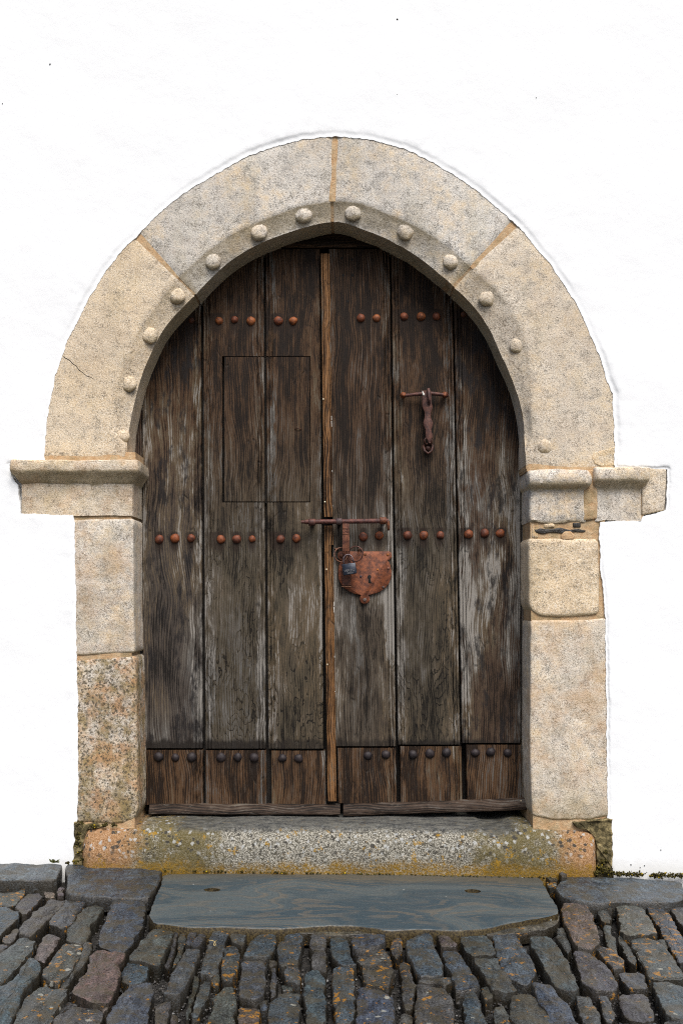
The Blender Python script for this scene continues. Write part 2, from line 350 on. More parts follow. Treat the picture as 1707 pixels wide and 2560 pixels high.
STUD_ROWS = [([478,547,586,627,696,733],800),([902,941,1010,1052,1091,1159],790),([398,437,477,552,591,630,701,741],1347),([908,948,1019,1059,1101,1171,1211,1251],1337)]
def mat_wood():
    """seed, cath (0 straight grain .. 1 flame figure), grey (weathering), obj.color = fresh wood colour"""
    t = NT('weathered_oak'); seed = t.attr('seed'); cath = t.attr('cath'); grey = t.attr('grey'); hor = t.attr('horizontal'); base = t.oi.outputs['Color']
    x0, y, z0 = t.sep(t.pos)
    x = t.add(t.mul(x0, t.sub(1.0, hor)), t.mul(z0, hor)); z = t.add(t.mul(z0, t.sub(1.0, hor)), t.mul(x0, hor))
    w1 = t.noise(t.comb(t.mul(x, 3), seed, t.mul(z, 2.2)), 1, 2); xw = t.add(x, t.mul(t.sub(w1, .5), .10))
    wob = t.noise(t.comb(t.mul(x, 7), t.add(seed, 6.0), t.mul(z, 3.5)), 1, 2); lin = t.add(.5, t.mul(t.m_('SINE', t.add(t.mul(xw, 700), t.mul(wob, 16))), .5)); fine = t.add(t.mul(t.noise(t.comb(t.mul(xw, 420), seed, t.mul(z, 1.6)), 1, 3, .6), .62), t.mul(lin, .20))
    fine2 = t.noise(t.comb(t.mul(xw, 150), t.add(seed, 4.0), t.mul(z, 2.2)), 1, 4, .7)
    rn = t.noise(t.comb(t.mul(x, 6.5), t.add(seed, 9.0), t.mul(z, 1.5)), 1, 3, .5)
    rn2 = t.noise(t.comb(t.mul(x, 26), t.add(seed, 2.0), t.mul(z, 15)), 1, 4, .6)
    ph = t.add(t.mul(rn, 30), t.mul(rn2, 2.6)); saw = t.m_('FRACT', ph); ring = t.mul(t.ss(saw, .72, .92), t.ss(saw, .93, 1.0, 1, 0)); rm = t.mul(t.ss(z0, 1.5, .7, .45, 1.3), 1.0); rm = t.mul(rm, t.ss(t.noise(t.comb(t.mul(x, 9), t.add(seed, 3.0), t.mul(z, 4)), 1, 3), .36, .6))
    g = t.mix(cath, t.mul(t.add(fine, fine2), .5), t.sub(t.add(t.mul(t.add(fine, fine2), .36), t.add(.14, t.mul(saw, .06))), t.mul(t.mul(ring, rm), .21)))
    g = t.sep(g)[0]
    # silvery weathering in patches, darker sheltered wood at the head of the door
    pat = t.noise(t.comb(t.mul(x, 11), t.add(seed, 20.0), t.mul(z, 2.6)), 1, 6, .68)
    pat2 = t.noise(t.comb(t.mul(x, 44), t.add(seed, 31.0), t.mul(z, 9)), 1, 5, .7)
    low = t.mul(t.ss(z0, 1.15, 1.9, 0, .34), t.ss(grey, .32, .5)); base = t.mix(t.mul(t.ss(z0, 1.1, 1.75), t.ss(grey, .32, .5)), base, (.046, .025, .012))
    v = t.add(t.add(t.mul(t.sub(pat, .5), 2.3), t.mul(t.sub(pat2, .5), 1.5)), t.mul(t.sub(g, .455), 3.4))
    v = t.add(v, t.sub(t.mul(grey, .30), t.sub(low, .16)))
    dzp = t.sub(z0, t.attr('pz')); pal = t.mul(t.attr('pale'), t.m_('EXPONENT', t.mul(t.mul(dzp, dzp), -9.0))); v = t.add(v, t.mul(pal, t.ss(pat, .34, .62, -.15, 1.0)))
    v = t.add(v, t.mul(t.gattr('wear'), t.ss(pat2, .3, .6, .0, .48)))
    tone = t.noise(t.comb(t.mul(x, 4), t.add(seed, 50.0), t.mul(z, 1.3)), 1, 3)
    gc = t.mix(t.ss(tone, .40, .60), (.088, .064, .038), (.086, .080, .072))
    c = t.mix(t.ss(v, -.05, .50), t.mix(1.0, base, (.20, .18, .165), 'MULTIPLY'), t.mix(1.0, base, (1.35, 1.28, 1.2), 'MULTIPLY'))
    c = t.mix(t.ss(v, .42, .86), c, gc)
    c = t.mix(t.ss(v, .84, 1.30, 0, .95), c, (.235, .218, .195))
    # black mould patches
    bk = t.mul(t.ss(t.noise(t.comb(t.mul(x, 24), t.add(seed, 70.0), t.mul(z, 8)), 1, 5, .7), .50, .64), t.attr('black')); c = t.mix(t.mul(bk, .85), c, (.011, .0095, .010))
    # rust and tannin bled from the iron studs
    xs = t.add(t.mul(x0, 1 / 1.6), .5); drip = t.noise(t.comb(t.mul(x0, 160), 3.0, t.mul(z0, 6)), 1, 3); tot = None
    for cols_, py in STUD_ROWS:
        r = t.N.new('ShaderNodeValToRGB'); t.L.new(xs, r.inputs[0]); el = r.color_ramp.elements; el[0].position = 0; el[0].color = (0, 0, 0, 1); el[1].position = 1; el[1].color = (0, 0, 0, 1)
        for i_, px in enumerate(cols_):
            u = P(px, py, .15).x / 1.6 + .5; e = el.new(u); e.color = (1, 1, 1, 1); nx_ = P(cols_[i_ + 1], py, .15).x / 1.6 + .5 if i_ + 1 < len(cols_) else u + .1
            if i_ == 0: e = el.new(u - .0165); e.color = (0, 0, 0, 1)
            e = el.new(min((u + nx_) / 2, u + .0165)); e.color = (0, 0, 0, 1)
        dz = t.sub(z0, P(0, py, .15).z); zf = t.mul(t.ss(dz, .020, .034, 1, 0), t.ss(t.add(dz, t.mul(drip, .05)), -.055, .012))
        q = t.mul(r.outputs[0], zf); tot = q if tot is None else t.add(tot, q)
    c = t.mix(t.mul(t.ss(tot, .12, .75), .82), c, (.017, .0095, .006))
    # water stain just above the bottom boards (soft ragged edge)
    rs = t.noise(t.comb(t.mul(x0, 22), seed, 0), 1, 4, .7); st = t.mul(t.ss(t.sub(z0, t.mul(rs, .07)), .395, .415, 1, 0), t.attr('stain')); c = t.mix(t.mul(st, .9), c, (.012, .009, .007))
    # shakes across and along the grain
    ck = t.voro(t.comb(t.mul(x, 60), seed, t.mul(z, 7)), 1, 'Distance', 'DISTANCE_TO_EDGE'); ck = t.mul(t.ss(ck, .0, .05, 1, 0), t.ss(t.noise(t.comb(t.mul(x, 9), seed, t.mul(z, 3)), 1, 2), .54, .6)); c = t.mix(t.mul(ck, .5), c, (.010, .008, .006))
    fl = t.mul(t.attr('flaky'), t.ss(t.noise(t.comb(t.mul(x, 150), seed, t.mul(z, 22)), 1, 4, .8), .57, .63)); c = t.mix(fl, c, (.42, .38, .32))
    n = t.bump(g, 1.0, .0035); n = t.bump(t.sub(pat2, ck), .5, .003, n)
    return t.done(c, .72, n, spec=.22)

def mat_rust():
    t = NT('rusted_iron'); off = t.comb(t.mul(t.oi.outputs['Random'], 20), 0, 0); a = t.noise(t.vec(off=off), 60, 5, .7); f = t.noise(t.vec(off=off), 330, 3, .7)
    c = t.mix(1.0, t.oi.outputs['Color'], t.mix(t.ss(a, .34, .66), (.45, .42, .45), (1.5, 1.45, 1.2)), 'MULTIPLY')
    c = t.mix(t.ss(f, .55, .68, 0, .7), c, (.025, .014, .014))
    n = t.bump(t.add(a, f), .6, .0012)
    return t.done(c, .62, n, metal=0.15, spec=.45)
def mat_plain(name, col, rough=.7, metal=0.0, sc=90, var=.4, bump=.3):
    t = NT(name); a = t.noise(t.vec(), sc, 4, .7)
    c = t.mix(t.ss(a, .3, .7), tuple(q * (1 - var) for q in col), tuple(q * (1 + var) for q in col))
    return t.done(c, rough, t.bump(a, bump, .002), metal=metal)
def mat_ground():
    t = NT('dark_grit'); a = t.noise(t.vec(), 60, 6, .8); b = t.voro(t.vec(), 120)
    c = t.mix(t.ss(a, .4, .7), (.012, .011, .010), (.06, .055, .048)); c = t.mix(t.ss(b, .2, .1, 0, .5), c, (.13, .125, .12))
    return t.done(c, .95, t.bump(t.add(a, b), 1, .01))
def mat_pebble():
    t = NT('pebble_grit'); g = t.N['Geometry'].outputs['Random Per Island']; a = t.noise(t.vec(), 200, 3)
    c = t.mix(t.ss(g, .3, .9), (.012, .011, .010), (.07, .065, .06)); c = t.mix(t.ss(g, .93, .98), c, (.30, .30, .30)); c = t.mix(t.ss(a, .3, .7, 0, .4), c, (.02, .02, .02))
    return t.done(c, .8, t.bump(a, .5, .001))
def mat_moss():
    t = NT('moss'); g = t.N['Geometry'].outputs['Random Per Island']; a = t.noise(t.vec(), 120, 4)
    c = t.mix(g, (.022, .018, .008), (.10, .085, .022)); c = t.mix(t.ss(g, .93, .99), c, (.42, .30, .02)); c = t.mix(t.ss(a, .4, .7, 0, .6), c, (.015, .012, .006))
    return t.done(c, .95, t.bump(a, .8, .002), spec=.1)
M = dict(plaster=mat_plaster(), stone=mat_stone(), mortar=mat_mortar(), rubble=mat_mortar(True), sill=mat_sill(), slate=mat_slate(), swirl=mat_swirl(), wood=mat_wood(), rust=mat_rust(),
         lock=mat_plain('blue_painted_steel', (.018, .024, .038), .42, .3), steel=mat_plain('dull_steel', (.10, .075, .08), .4, .6), mark=mat_plain('pale_stamp', (.13, .13, .135), .6),
         screw=mat_plain('bright_screw', (.6, .5, .35), .35, .6, var=.1), dark=mat_plain('unlit_oak', (.014, .011, .009), .9), hole=mat_plain('hole_and_chip_black', (.004, .004, .004), .95, var=.1),  # hole: near black painted as shade in openings; also colours wall chips
         wht=mat_plain('paint_drip', (.62, .6, .55), .7, var=.15), ground=mat_ground(), pebble=mat_pebble(), moss=mat_moss())

# ------------------------------------------------------------------ traced outlines of the doorway (photograph pixels)
CA = (826.0, 1060.0)
OUTER = [(112,1175),(112,1135),(114,1107),(118,1047),(129,992),(140,937),(159,880),(170,850),(189,816),(219,750),(263,678),(307,624),(340,591),(384,547),(433,503),(477,470),(543,432),(620,390),(697,363),(757,347),(801,343),(839,341),
 (890,345),(937,352),(1008,371),(1080,404),(1156,450),(1233,510),(1298,568),(1342,622),(1375,661),(1413,715),(1446,770),(1468,819),(1489,868),(1500,896),(1514,948),(1530,985),(1533,1030),(1535,1106),(1537,1161),(1537,1200)]
CH_OUT = [(283,1180),(281,1120),(282,1080),(281,1047),(291,992),(307,926),(324,880),(340,843),(384,777),(430,715),(488,655),(549,607),(592,580),(686,541),(740,520),(828,503),(870,505),(921,516),(981,541),(1063,579),(1110,612),(1156,650),(1189,683),(1233,721),(1271,770),(1298,819),(1317,874),(1322,920),(1326,1040),(1332,1100),(1334,1180)]
CH_IN = [(316,1180),(316,1129),(324,1063),(337,1003),(351,948),(378,882),(400,835),(430,795),(462,762),(496,728),(530,692),(576,651),(642,611),(708,585),(768,566),(831,551),(868,557),(905,573),(976,601),(1041,639),(1096,683),(1131,713),(1178,759),(1205,792),(1233,841),(1257,896),(1280,945),(1298,1000),(1309,1060),(1313,1120),(1314,1180)]
def polar(pts):
    o = []
    for x, y in pts:
        a = math.atan2(CA[1] - y, x - CA[0])
        if a < -math.pi / 2: a += 2 * math.pi
        o.append((a, math.hypot(x - CA[0], y - CA[1])))
    return sorted(o)
PO, PC, PI_ = polar(OUTER), polar(CH_OUT), polar(CH_IN)
def rad(pl, a):
    if a <= pl[0][0]: return pl[0][1]
    for i in range(len(pl) - 1):
        if a <= pl[i + 1][0]:
            t = (a - pl[i][0]) / (pl[i + 1][0] - pl[i][0]); return pl[i][1] * (1 - t) + pl[i + 1][1] * t
    return pl[-1][1]
def srad(pl, a, w=.035): return sum(rad(pl, a + k * w / 2) for k in (-2, -1, 0, 1, 2)) / 5
def pol(a, r): return (CA[0] + r * math.cos(a), CA[1] - r * math.sin(a))

BACK = 0.42
surround = thing('stone_doorway', 'weathered pale granite round arched doorway surround with carved balls set into the white wall', 'doorway', (0, 0.1, 0))
def arch_piece(name, o0, i0, o1, i1, mat, sink=0.0, grow=0.0, nu=44, seed=0.0, parent=surround, **props):
    """an arch stone from joint 0 to joint 1; angles at the outer and the inner edge"""
    rings = []
    for iu in range(nu + 1):
        u = iu / nu; ao = o0 + (o1 - o0) * u; ai = i0 + (i1 - i0) * u
        am = ao * .35 + ai * .65
        e = min(u, 1 - u) * nu / 1.0; rd = 0.004 * max(0, 1 - e) ** 2 if sink == 0 else 0
        k = sm(-.16, -.05, ai) * sm(math.pi + .12, math.pi + .02, ai); k = max(k, .12)
        ro = srad(PO, ao) + 9 + grow; rc0 = srad(PC, am); ri = srad(PI_, ai); rc = ri + (srad(PC, ai) - ri) * k
        c = .024 * k + .004
        sec = [(*pol(ao, ro), BACK), (*pol(ao, ro), .002)]
        for q in (.08, .2, .35, .5, .65, .8, .92): sec.append((*pol(ao + (ai - ao) * q, ro + (rc - ro) * q), 0.0))
        sec += [(*pol(ai, rc + 2.5), 0.0), (*pol(ai, rc - 1.5), .003)]
        for q in (.3, .6, .9): sec.append((*pol(ai, rc + (ri - rc) * q), .003 + c * q))
        sec += [(*pol(ai, ri - 0.5), c + .002), (*pol(ai, ri), c + .007)]
        for yy in (.09, .15, .25, BACK): sec.append((*pol(ai, ri), max(yy, c + .012)))
        ring = []
        for j, (px, py, yy) in enumerate(sec):
            base_d = yy if j < 15 else c
            v = P(px, py, min(base_d, .05) if j > 1 else 0.0); v.y = yy
            n1 = fbm(v.x * 9 + seed, v.y * 9, v.z * 9) * .0035 + fbm(v.x * 40, v.y * 40 + seed, v.z * 40) * .0012
            f = 1.0 if j > 3 else .25
            v += Vector((n1 * .7 * f if j > 8 else 0, sink + rd + abs(n1) * f * (.8 if j > 6 else .25), n1 * .7 * f if j > 8 else 0))
            if sink: 
                cc = P(CA[0], CA[1], 0); dd = Vector((v.x - cc.x, 0, v.z - cc.z)).normalized()
                if j > 9: v += dd * sink * (.8 if j < 16 else 1)
            ring.append(v)
        rings.append(ring)
    v, f = loft(rings, True, True, True)
    return mesh(name, v, f, mat, parent, sharp=50, **props)
AL, AC, AR = (2.3656, 2.376), (1.554, 1.561), (.829, .840)
b0, b1 = (-.146, -.207), (math.pi + .108, math.pi + .155)
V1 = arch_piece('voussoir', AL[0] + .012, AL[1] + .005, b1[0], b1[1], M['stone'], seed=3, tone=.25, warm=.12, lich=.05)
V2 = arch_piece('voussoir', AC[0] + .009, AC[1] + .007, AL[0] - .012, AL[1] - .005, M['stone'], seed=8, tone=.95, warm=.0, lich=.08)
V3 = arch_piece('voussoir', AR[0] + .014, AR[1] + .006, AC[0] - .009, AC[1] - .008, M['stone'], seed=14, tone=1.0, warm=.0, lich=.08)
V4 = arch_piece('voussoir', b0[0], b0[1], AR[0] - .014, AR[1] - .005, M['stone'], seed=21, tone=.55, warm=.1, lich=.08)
arch_piece('mortar_joint', b0[0] - .03, b0[1] - .03, b1[0] + .03, b1[1] + .03, M['mortar'], sink=.0035, grow=-4, nu=90, seed=5)
mesh('crack', *tube([P(x, y, .0005) for x, y in [(158,891),(166,896),(175,901),(182,909),(191,915),(198,925),(208,932),(216,939),(228,943),(238,950)]], [.0012,.0016,.0013,.0015,.0012,.0014,.0010,.0011,.0009,.0005], 6), M['hole'], V1)
def boss(px, py, r, parent, flat=1.0, dy=.020):
    c = P(px, py, dy); r = r * .93 / 700.0; v = []; f = []; sg, rn = 22, 12
    for i in range(1, rn):
        a = math.pi * i / rn
        for j in range(sg):
            b = 2 * math.pi * j / sg; d = Vector((math.sin(a) * math.cos(b), -math.cos(a) * flat, math.sin(a) * math.sin(b)))
            k = 1 + .13 * fbm(d.x * 1.6 + px, d.y * 1.6, d.z * 1.6 + py); v.append(c + d * r * k)
    v.append(c + Vector((0, -r * flat, 0))); v.append(c + Vector((0, r * flat, 0))); n = len(v)
    for i in range(rn - 2):
        for j in range(sg): k = (j + 1) % sg; f.append((i * sg + j, (i + 1) * sg + j, (i + 1) * sg + k, i * sg + k))
    for j in range(sg): k = (j + 1) % sg; f.append((n - 2, j, k)); f.append((n - 1, (rn - 2) * sg + k, (rn - 2) * sg + j))
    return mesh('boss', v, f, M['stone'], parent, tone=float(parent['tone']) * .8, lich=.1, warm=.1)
for px, py, r, pr, fl in [(759,536,23,V2,.9),(647,580,23,V2,.9),(533,654,22,V2,.9),(443,740,22,V1,.85),(376,839,21,V1,.85),(323,960,21,V1,.75),
    (882,532,22,V3,.9),(1014,578,23,V3,.9),(1127,653,22,V3,.85),(1217,746,22,V4,.85),(1292,864,21,V4,.8),(1337,984,21,V4,.6)]: boss(px, py, r, pr, fl * .56, .016)
boss(308, 1092, 18, V1, .5, .014); boss(1361, 1116, 22, V4, .45, .006)

def jamb_stone(name, outline, mat, y0=0.0, rnd=.012, seed=0.0, parent=surround, inner=None, step=.02, **props):
    """a squared stone: front outline in photograph pixels, worn arrises, reaching back into the wall"""
    pts = [(P(x, y).x, P(x, y).z) for x, y in outline]
    cr = []
    for i in range(len(pts)):
        q0, q1, q2 = Vector(pts[i - 1]), Vector(pts[i]), Vector(pts[(i + 1) % len(pts)]); d0 = min(rnd * .7, (q0 - q1).length * .3); d2 = min(rnd * .7, (q2 - q1).length * .3)
        cr += [tuple(q1 + (q0 - q1).normalized() * d0), tuple(q1 + (q2 - q1).normalized() * d2)]
    pts = ccw(resample(cr, step))
    rings = []
    pts = [(p[0] + .002 * fbm(p[0] * 30 + seed, p[1] * 30), p[1] + .002 * fbm(p[0] * 30, p[1] * 30 + seed)) for p in pts]
    for ins, dep in [(0, BACK), (0, rnd), (rnd * .12, rnd * .45), (rnd * .4, rnd * .13), (rnd, 0)]:
        rings.append([Vector((p[0], y0 + dep, p[1])) for p in inset(pts, ins)])
    last = inset(pts, rnd); cx = sum(p[0] for p in last) / len(last); cz = sum(p[1] for p in last) / len(last)
    for k in (.85, .68, .5, .32, .15): rings.append([Vector((cx + (p[0] - cx) * k, y0, cz + (p[1] - cz) * k)) for p in last])
    for ri, ring in enumerate(rings[1:]):
        for v in ring: v.y += .005 * abs(fbm(v.x * 8 + seed, v.z * 8)) + .0012 * fbm(v.x * 45, v.z * 45, seed)
    v, f = loft(rings, True, True, True)
    return mesh(name, v, f, mat, parent, sharp=60, **props)
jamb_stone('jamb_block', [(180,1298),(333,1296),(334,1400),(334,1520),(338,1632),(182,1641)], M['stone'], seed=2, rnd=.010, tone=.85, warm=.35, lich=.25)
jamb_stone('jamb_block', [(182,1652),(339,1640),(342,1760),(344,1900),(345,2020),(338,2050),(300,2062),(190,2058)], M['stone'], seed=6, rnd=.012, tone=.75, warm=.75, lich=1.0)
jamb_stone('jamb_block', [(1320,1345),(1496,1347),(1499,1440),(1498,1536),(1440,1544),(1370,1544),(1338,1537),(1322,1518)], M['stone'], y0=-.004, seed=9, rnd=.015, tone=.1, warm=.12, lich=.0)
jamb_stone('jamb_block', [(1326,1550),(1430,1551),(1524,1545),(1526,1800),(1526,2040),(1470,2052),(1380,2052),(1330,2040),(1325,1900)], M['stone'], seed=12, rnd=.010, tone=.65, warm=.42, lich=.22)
# bedding mortar behind the jamb stones
mb = MB()
for ol in ([(176,1283),(327,1283),(328,1640),(334,1900),(336,2120),(180,2180)], [(1326,1300),(1512,1296),(1524,1500),(1530,2000),(1532,2195),(1334,2190)], [(1470,1175),(1612,1172),(1610,1296),(1470,1300)], [(112,1130),(338,1130),(338,1150),(112,1150)], [(1316,1146),(1537,1150),(1537,1172),(1316,1172)]):
    pts = ccw([(P(x, y).x, P(x, y).z) for x, y in ol]); pts = resample(pts, .02)
    v, f = loft([[Vector((p[0], BACK - .01, p[1])) for p in pts], [Vector((p[0], .007 + .003 * fbm(p[0] * 20, p[1] * 20), p[1])) for p in pts],
                 [Vector((p[0], .006, p[1])) for p in inset(pts, .004)]]); mb.add(v, f)
mb.build('mortar_bed', M['mortar'], surround, smooth=False)
for ol, yf in (([(184,2056),(225,2060),(262,2062),(258,2070),(222,2076),(212,2110),(208,2175),(182,2175)], -.006), ([(1430,2056),(1470,2050),(1530,2046),(1532,2205),(1488,2205),(1490,2140),(1484,2092),(1462,2076),(1434,2066)], -.008)):
    pts = ccw(resample([(P(x, y).x, P(x, y).z) for x, y in ol], .008)); rg = [[Vector((p[0], .1, p[1])) for p in pts]]
    pts = [(p[0] + .005 * fbm(p[0] * 30, p[1] * 30, 1), p[1] + .007 * fbm(p[0] * 30, p[1] * 30, 7)) for p in pts]
    for ins, yy in ((0, .008), (.0015, yf + .003), (.003, yf)): rg.append([Vector((p[0], yy + .009 * fbm(p[0] * 45, p[1] * 45, ins * 90), p[1])) for p in inset(pts, ins)])
    v, f = loft(rg, True, True, True); mesh('rubble_fill', v, f, M['rubble'], surround, smooth=False)
jamb_stone('repair_patch', [(1484,1132),(1512,1124),(1540,1116),(1542,1163),(1500,1165),(1486,1158),(1478,1146)], M['stone'], y0=-.0015, rnd=.003, seed=31, step=.006, tone=.0, warm=.5, lich=.1)
jamb_stone('mortar_joint', [(1456,1176),(1486,1174),(1492,1220),(1494,1298),(1456,1302),(1458,1230)], M['mortar'], y0=-.003, rnd=.006, seed=33, step=.008)
# slate shims packed above the upper right jamb stone
jamb_stone('slate_shim', [(1336,1325),(1352,1321),(1372,1323),(1400,1319),(1424,1324),(1448,1322),(1466,1326),(1460,1331),(1436,1330),(1412,1334),(1380,1331),(1356,1335),(1340,1332)], M['slate'], y0=.001, seed=4, rnd=.003, step=.005, color=(.07, .075, .085))
jamb_stone('slate_shim', [(1432,1307),(1452,1307),(1452,1318),(1434,1318)], M['slate'], y0=.001, seed=5, rnd=.003, step=.008, color=(.03, .03, .03))
jamb_stone('packing_stone', [(1358,1309),(1386,1308),(1388,1319),(1360,1321)], M['stone'], y0=0, seed=7, rnd=.006, step=.008, tone=0.0, warm=.8, lich=.1)
jamb_stone('packing_stone', [(1400,1340),(1412,1328),(1428,1327),(1438,1340),(1434,1350),(1404,1350)], M['mortar'], y0=-.002, seed=7, rnd=.005, step=.008)
jamb_stone('packing_stone', [(1328,1309),(1346,1308),(1347,1345),(1330,1345)], M['stone'], y0=.001, seed=8, rnd=.005, step=.008, tone=0.0, warm=.9, lich=.6)

def impost(xl, xr, pl, pr, pf, prof, seed, yb=BACK, er=1.0, **props):
    """a moulded springer block, its rings given as (z, outward share of the projection)"""
    rings = []
    for z, k in prof:
        ring = []; x0, x1, yf = xl - pl * k, xr + pr * k, -pf * k
        side = [(x1, yb), (x1, .3), (x1, .16), (x1, .1), (x1, .05), (x1, .02), (x1, yf + .012), (x1 - .0035, yf + .0035), (x1 - .012, yf)]
        nx = 30
        side += [(x1 - .012 + (x0 + .012 - x1 + .012) * i / nx, yf) for i in range(1, nx)]
        side += [(x0 + .012, yf), (x0 + .0035, yf + .0035), (x0, yf + .012), (x0, .02), (x0, .05), (x0, .16), (x0, yb)]
        for x, y in side:
            n1 = fbm(x * 14 + seed, y * 14, z * 14) * .0050 * er + fbm(x * 55, y * 55 + seed, z * 55) * .0016
            if abs(x - x0) > .014 and abs(x - x1) > .014: ring.append(Vector((x, y + abs(n1) - .001, z + n1 * .7)))
            else: ring.append(Vector((x + (-abs(n1) if x > (xl + xr) / 2 else abs(n1)) * .8, y + abs(n1) * .6, z + n1 * .7)))
        rings.append(ring)
    v, f = loft(rings, True, True, True)
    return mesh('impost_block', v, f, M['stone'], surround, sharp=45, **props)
Z = lambda row, y=0.0: P(0, row, y).z
zt = Z(1149, -.04)
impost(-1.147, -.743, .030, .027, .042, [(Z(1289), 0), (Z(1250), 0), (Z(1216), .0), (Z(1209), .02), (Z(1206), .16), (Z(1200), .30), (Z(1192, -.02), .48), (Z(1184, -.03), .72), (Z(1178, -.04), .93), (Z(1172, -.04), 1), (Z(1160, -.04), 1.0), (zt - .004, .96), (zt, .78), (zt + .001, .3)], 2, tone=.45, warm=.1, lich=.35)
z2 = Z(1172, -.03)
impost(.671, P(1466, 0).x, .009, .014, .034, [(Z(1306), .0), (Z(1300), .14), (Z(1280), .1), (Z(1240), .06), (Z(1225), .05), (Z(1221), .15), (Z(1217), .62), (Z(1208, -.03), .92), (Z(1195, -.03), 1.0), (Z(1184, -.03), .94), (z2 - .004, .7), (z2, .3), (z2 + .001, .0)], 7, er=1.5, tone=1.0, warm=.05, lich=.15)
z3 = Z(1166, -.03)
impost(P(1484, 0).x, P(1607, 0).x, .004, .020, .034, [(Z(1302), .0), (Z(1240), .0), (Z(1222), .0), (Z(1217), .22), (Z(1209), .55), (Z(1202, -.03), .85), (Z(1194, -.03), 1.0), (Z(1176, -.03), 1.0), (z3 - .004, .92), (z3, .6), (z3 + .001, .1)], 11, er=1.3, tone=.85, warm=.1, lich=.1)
jamb_stone('impost_end', [(1604,1168),(1666,1172),(1662,1276),(1604,1288)], M['stone'], y0=-.003, seed=17, rnd=.006, tone=.5, warm=.15, lich=.05)

# ------------------------------------------------------------------ white wall with its notch
E = [(188,2300),(188,2156),(194,2130),(193,2060),(195,1950),(196,1800),(192,1640),(188,1400),(186,1300),(182,1288),(120,1286),(52,1283),(46,1214),(30,1190),(24,1162),(60,1160),(112,1158)] + OUTER[1:-2] + \
    [(1537,1170),(1590,1173),(1668,1173),(1664,1275),(1640,1284),(1607,1290),(1602,1303),(1540,1303),(1500,1306),(1498,1340),(1502,1420),(1510,1500),(1514,1640),(1517,1900),(1518,2080),(1524,2175),(1530,2300)]
E = E[:]
def wallpt(x, y): p = P(x, y); return (p.x, p.z)
Em = resample([wallpt(*p) for p in E], .006, closed=False)
Ej = []
for i, p in enumerate(Em):
    a = Em[max(0, i - 2)]; b = Em[min(len(Em) - 1, i + 2)]; t = Vector((b[0] - a[0], b[1] - a[1]))
    n = Vector((-t.y, t.x)).normalized() if t.length > 0 else Vector((0, 0))
    k = .0032 * fbm(p[0] * 60, p[1] * 60, 3.3, 4) + .0025 * fbm(p[0] * 12, p[1] * 12, 1.3, 2)
    Ej.append((p[0] + n.x * k, p[1] + n.y * k))
def offs(path, d):
    o = []
    for i, p in enumerate(path):
        a = path[max(0, i - 5)]; b = path[min(len(path) - 1, i + 5)]; t = Vector((b[0] - a[0], b[1] - a[1])).normalized()
        o.append((p[0] - t.y * d, p[1] + t.x * d))
    return o
def dist_path(x, z, path, rng):
    best = 1e9
    for q in path:
        d = (q[0] - x) ** 2 + (q[1] - z) ** 2
        if d < best: best = d
    return math.sqrt(best)
X0, X1, ZB, ZT = -3.2, 3.2, -.12, 4.3
poly = Ej[:]
def inside(x, z, pl):
    c = False; n = len(pl); j = n - 1
    for i in range(n):
        if (pl[i][1] > z) != (pl[j][1] > z) and x < (pl[j][0] - pl[i][0]) * (z - pl[i][1]) / (pl[j][1] - pl[i][1]) + pl[i][0]: c = not c
        j = i
    return c
coarse = Ej[::3]
grow_ = {}
vs = [Vector(p) for p in Ej]; ne = len(vs)
edges = [(i, i + 1) for i in range(ne - 1)]
vs += [Vector((X1, ZB - .1)), Vector((X1, ZT)), Vector((X0, ZT)), Vector((X0, ZB - .1))]
edges += [(ne - 1, ne), (ne, ne + 1), (ne + 1, ne + 2), (ne + 2, ne + 3), (ne + 3, 0)]
def bx_arch(p):  # wider painted fringe round the arch, narrow along the jambs
    return 0.019 if p[1] > Z(1140) and abs(p[0]) < 1.05 else .010
sgn = 1
for dd in (.3, .55, .75, .95, 1.12, 1.35, 2.0, 3.2):
    q = []
    for i, p in enumerate(offs(Em, sgn * 1.0)):
        b = Em[i]; s = bx_arch(b) * dd; q.append((b[0] + (p[0] - b[0]) * s, b[1] + (p[1] - b[1]) * s))
    for i in range(0, len(q)): vs.append(Vector(q[i]))
gx = 0.05; i = X0 + .02
while i < X1:
    j = ZB
    while j < ZT - .01:
        if not inside(i, j, coarse) and (abs(i) > 1.35 or j > 1.95 or dist_path(i, j, coarse, 1) > .03): vs.append(Vector((i, j)))
        j += gx
    i += gx
res = geometry.delaunay_2d_cdt(vs, edges, [], 0, 1e-6)
V2d, F2d = res[0], res[2]
keep = []
for t in F2d:
    cx = sum(V2d[k].x for k in t) / len(t); cz = sum(V2d[k].y for k in t) / len(t)
    if not inside(cx, cz, Ej): keep.append(tuple(t))
used = sorted({k for t in keep for k in t}); idx = {k: n for n, k in enumerate(used)}
W3 = []
for k in used:
    p = V2d[k]; wv = .0
    d = dist_path(p.x, p.y, Ej, 1) if abs(p.x) < 1.35 and p.y < 1.95 + .8 else 1
    fw = bx_arch(p)
    step_ = sm(fw * .55, fw * 1.3, d)
    y = -.0014 - .0027 * step_
    y += .004 * fbm(p.x * 2.2, p.y * 2.2, 7.0, 3) * step_ + .0012 * fbm(p.x * 16, p.y * 16, 2, 2) * step_
    W3.append(Vector((p.x, y, p.y)))
wf = [tuple(idx[k] for k in t) for t in keep]
# turn every face towards the street
def face_dir(t): return (W3[t[1]] - W3[t[0]]).cross(W3[t[2]] - W3[t[0]]).y
wf = [t if face_dir(t) < 0 else t[::-1] for t in wf]
nb = len(W3)
